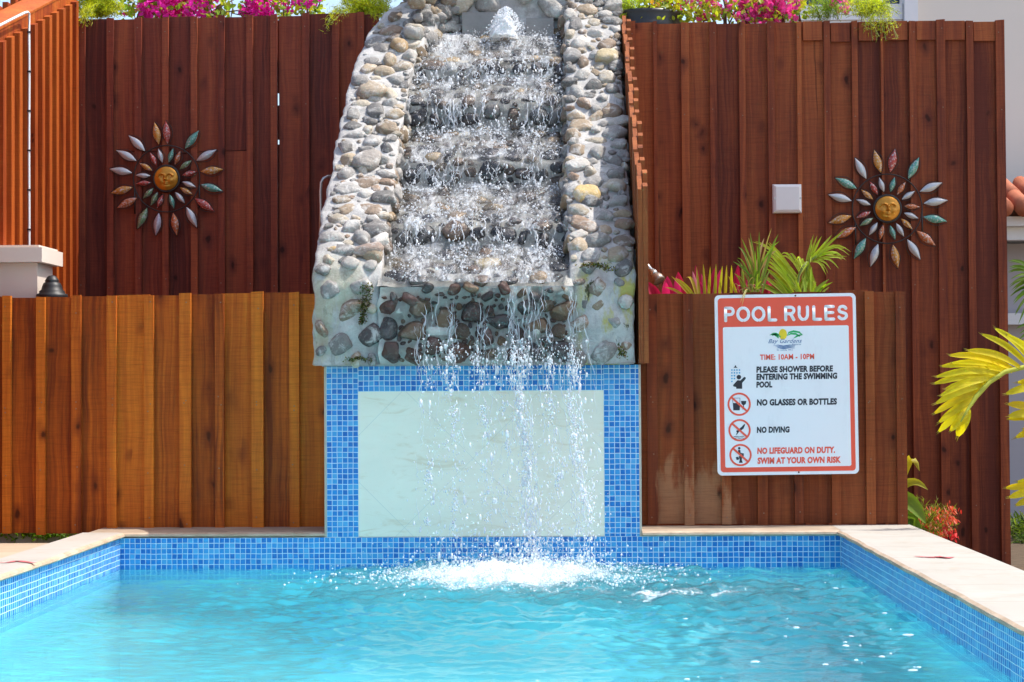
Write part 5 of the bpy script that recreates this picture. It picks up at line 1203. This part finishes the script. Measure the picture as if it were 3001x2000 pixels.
# broad yellow palm on the right
Z9=lambda x,y,d:S(1850+x/1.3067,800+y/1.3067,d)
root=empty('young_palm','broad yellow leaved palm arching in from the right edge','palm')
YL=(0.74,0.64,0.008)
def wide_frond(rach,leaf,d):
    mb=MB(); ms=MB(); pts=[Z9(x,y,d+0.02*i*(-1)) for i,(x,y) in enumerate(rach)]; ms.tube(pts,[0.011]*(len(pts)-2)+[0.006,0.003],7,0,(0.45,0.46,0.05))
    for b,t,wd in leaf:
        B_=Z9(*b,d-0.03+random.uniform(-0.02,0.02)); T_=Z9(*t,d-0.05+random.uniform(-0.08,0.06)); ax=T_-B_; L=ax.length; side=ax.cross(Vector((0.1,-1,0.15))).normalized()
        n=9; P=[];w_=[]
        for i in range(n):
            q=i/(n-1); P.append(B_+ax*q+Vector((0,-0.03*math.sin(PI*q),0.07*L*math.sin(PI*q)))); w_.append(wd*0.62*d/FPX/1.3067*0.5*(0.45+0.75*math.sin(PI*min(1,q*0.9+0.05))**0.8)*(1 if i<n-1 else 0.55))
        mb.strip(P,w_,side,0,jit(YL,0.16),0.35)
        for s2 in (-1,1):      # ragged tip
            a=P[-1]+side*s2*w_[-1]; e=a+ax.normalized()*random.uniform(0.01,0.03)-side*s2*w_[-1]*0.3; mb.face([P[-1],a,e],0,jit((0.36,0.30,0.03)))
    a=mb.build('frond',M['leaf'],root,smooth=True); b=ms.build('rachis',M['stem'],a,smooth=True); return a
RA=[(1640,345),(1504,362),(1430,380),(1370,420),(1320,475),(1285,530),(1262,570)]
wide_frond(RA,[((1540,350),(1395,214),34),((1520,355),(1345,236),34),((1490,362),(1290,297),36),((1465,370),(1222,316),38),((1440,378),(1190,358),38),((1420,390),(1170,398),36),((1400,402),(1162,424),38),((1380,415),(1205,444),34),((1360,430),(1168,500),40),((1340,452),(1162,538),40),((1320,478),(1180,572),40),((1305,500),(1178,608),42),((1285,530),(1222,606),40),((1290,520),(1250,626),56),((1560,350),(1440,240),34),((1600,350),(1500,260),40),((1460,380),(1230,345),30),((1410,400),(1185,470),36)],8.32)
wide_frond([(1640,430),(1560,440),(1500,450)],[((1570,440),(1436,464),40),((1600,430),(1480,420),40),((1560,430),(1470,452),34)],8.4)
wide_frond([(1640,560),(1560,545),(1500,530)],[((1570,545),(1444,503),44),((1570,550),(1448,548),44),((1590,560),(1446,560),40),((1600,590),(1474,630),40),((1600,600),(1500,600),40)],8.45)
wide_frond([(1640,830),(1560,835),(1500,840)],[((1580,830),(1436,824),40),((1580,840),(1448,860),42),((1600,850),(1474,890),42),((1600,820),(1480,800),40)],8.5)
mir=lambda p:(3360-p[0],p[1])
wide_frond([mir(p) for p in RA],[((mir((x,y))),(mir((a-20,b+40))),w_) for (x,y),(a,b),w_ in [((1540,350),(1395,214),40),((1490,362),(1290,297),44),((1465,370),(1222,316),44),((1440,378),(1190,358),44),((1400,402),(1162,424),44),((1360,430),(1168,500),44),((1320,478),(1180,572),44),((1285,530),(1222,606),44),((1290,520),(1250,626),56)]],8.5)
wide_frond([(1680,345),(1690,200),(1720,60),(1760,-40)],[((1682,330),(1560,180),44),((1684,300),(1820,190),44),((1686,250),(1590,80),44),((1692,200),(1840,90),44),((1700,130),(1640,-40),44),((1715,80),(1850,10),44),((1740,0),(1700,-130),44),((1755,-30),(1840,-110),44)],8.45)
ms=MB(); ms.tube([S(3150,1700,8.55),S(3130,1500,8.5),S(3110,1350,8.45),S(3100,1150,8.4),S(3095,1090,8.35)],[0.04,0.035,0.03,0.025,0.02],8,0,(0.3,0.33,0.08)); ms.build('trunk',M['stem'],root,smooth=True)
gb=S(3150,1700,8.55); settle(root,(gb.x,gb.y,-0.17))
# coral plant and strap leaves between the two right fences
root=empty('coral_plant','wispy green coral plant with red flowers at the fence foot','flowering shrub'); mb=MB(); mf=MB(); ms=MB()
b0=Dp(2105,1275,9.0)
for k in range(150):
    tip=Dp(random.triangular(2085,2205,2140),random.triangular(1140,1245,1190),9.0+random.uniform(-0.25,0.1)); m=b0.lerp(tip,0.5)+Vector((0,0,random.uniform(0.02,0.10)))
    pts=[b0*(1-q)**2+m*2*q*(1-q)+tip*q*q for q in [i/6 for i in range(7)]]; ms.tube(pts,0.0016,4,0,jit((0.28,0.32,0.05)),False)
    for j in range(26):
        q=random.uniform(0.25,1); p=b0*(1-q)**2+m*2*q*(1-q)+tip*q*q; e=p+(rdir()+(tip-b0).normalized()).normalized()*random.uniform(0.015,0.04); s_=rdir()*0.0018; mb.face([p-s_,p+s_,e],0,jit((0.26,0.33,0.04),0.35))
for k in range(95):
    if k<64: p=Dp(random.triangular(2125,2205,2185),random.triangular(1150,1240,1185)+ (0),8.92+random.uniform(-0.1,0.1))
    else: p=Dp(random.triangular(2090,2170,2110),random.uniform(1165,1225),8.85+random.uniform(-0.05,0.1))
    for j in range(4):
        q=p+rdir()*0.012; leafq(mf,q,Vector((random.gauss(0.2,0.4),random.gauss(0,0.4),-0.8)),rdir(),0.026,0.009,jit(random.choice([(0.75,0.07,0.03),(0.8,0.14,0.06),(0.7,0.05,0.03),(0.85,0.35,0.22)])))
for k in range(30):
    p=Dp(random.gauss(2185,7),random.gauss(1228,7),8.85); leafq(mf,p,Vector((random.gauss(0,0.5),random.gauss(0,0.4),-0.7)),rdir(),0.028,0.012,jit((0.74,0.05,0.05)))
mb.build('foliage',M['fern'],root); mf.build('flower',M['petal'],root); ms.build('stem',M['stem'],root); settle(root,(b0.x,b0.y,-0.17))
root=empty('strap_leaf_plant','broad strap leaves curling out behind the low right fence','plant'); mb=MB()
for b,t,w_,bow,dr,c in (((2060,1130),(2113,1057),24,0.35,0.3,(0.42,0.36,0.03)),((2050,1140),(2132,1118),20,0.25,0.1,(0.46,0.44,0.03)),((2050,1150),(2128,1200),42,0.25,0.05,(0.22,0.36,0.03)),((2060,1190),(2118,1225),44,0.15,0,(0.14,0.27,0.03)),((2070,1220),(2110,1190),40,0.1,0,(0.18,0.30,0.04))):
    blade(mb,Dp(*b,8.75),Dp(*t,8.72),w_*K*8.7/FPX,c,dr,bow,9,0.4,0.8)
mb.build('leaf',M['leaf'],root,smooth=True); settle(root,tuple(Dp(2060,1270,8.75)))
# greenery glimpsed past the right end of the tall fence
root=empty('fan_palm','dark green palm fronds against the shaded porch wall','palm'); mb=MB(); ms=MB()
for (bx,by),tl in (((2400,640),[(2318,592),(2316,606),(2318,620),(2322,634),(2320,650),(2326,662)]),((2400,655),[(2328,690),(2334,712),(2345,700),(2322,676),(2340,735)]),((2420,760),[(2335,745),(2340,760),(2338,775)])):
    for t in tl:
        for r in range(2): blade(mb,Dp(bx,by,11.6),Dp(t[0]+random.uniform(-3,3),t[1]+random.uniform(-4,4),11.6+random.uniform(-0.1,0.1)),8*K*11.6/FPX,jit((0.16,0.27,0.03)),0.1,0.08)
mb.build('frond',M['leaf'],root,smooth=True); ms.tube([Dp(2410,1300,11.65),Dp(2405,900,11.62),Dp(2400,640,11.6)],0.03,7,0,(0.2,0.16,0.1)); ms.build('stem',M['stem'],root,smooth=True); settle(root,tuple(Dp(2410,1310,11.65)))
root=empty('low_shrub','rough dark green shrub at the foot of the porch wall','shrub'); mb=MB()
for k in range(1500):
    c=Dp(random.triangular(2300,2440,2370),random.uniform(1185,1300),11.5+random.uniform(-0.3,0.3)); leafq(mb,c,rdir()+Vector((0,0,0.5)),rdir(),random.uniform(0.03,0.07),0.014,jit(random.choice([(0.11,0.19,0.03),(0.18,0.25,0.04),(0.07,0.12,0.02)]),0.3))
mb.build('foliage',M['leaf'],root); settle(root,tuple(Dp(2370,1305,11.5)))
# weeds seen under the left fence
mb=MB()
for k in range(420):
    x=random.triangular(-2.75,-2.2,-2.42); p=Vector((x,0.36+random.uniform(-0.03,0.1),0.105+random.uniform(0,0.05))); leafq(mb,p,rdir()+Vector((0,-0.2,0.4)),rdir(),random.uniform(0.015,0.035),0.012,jit((0.16,0.30,0.02)))
tag(mb.build('weeds',M['leaf']),'low green weeds under the bottom edge of the honey fence','weeds',None,'stuff')
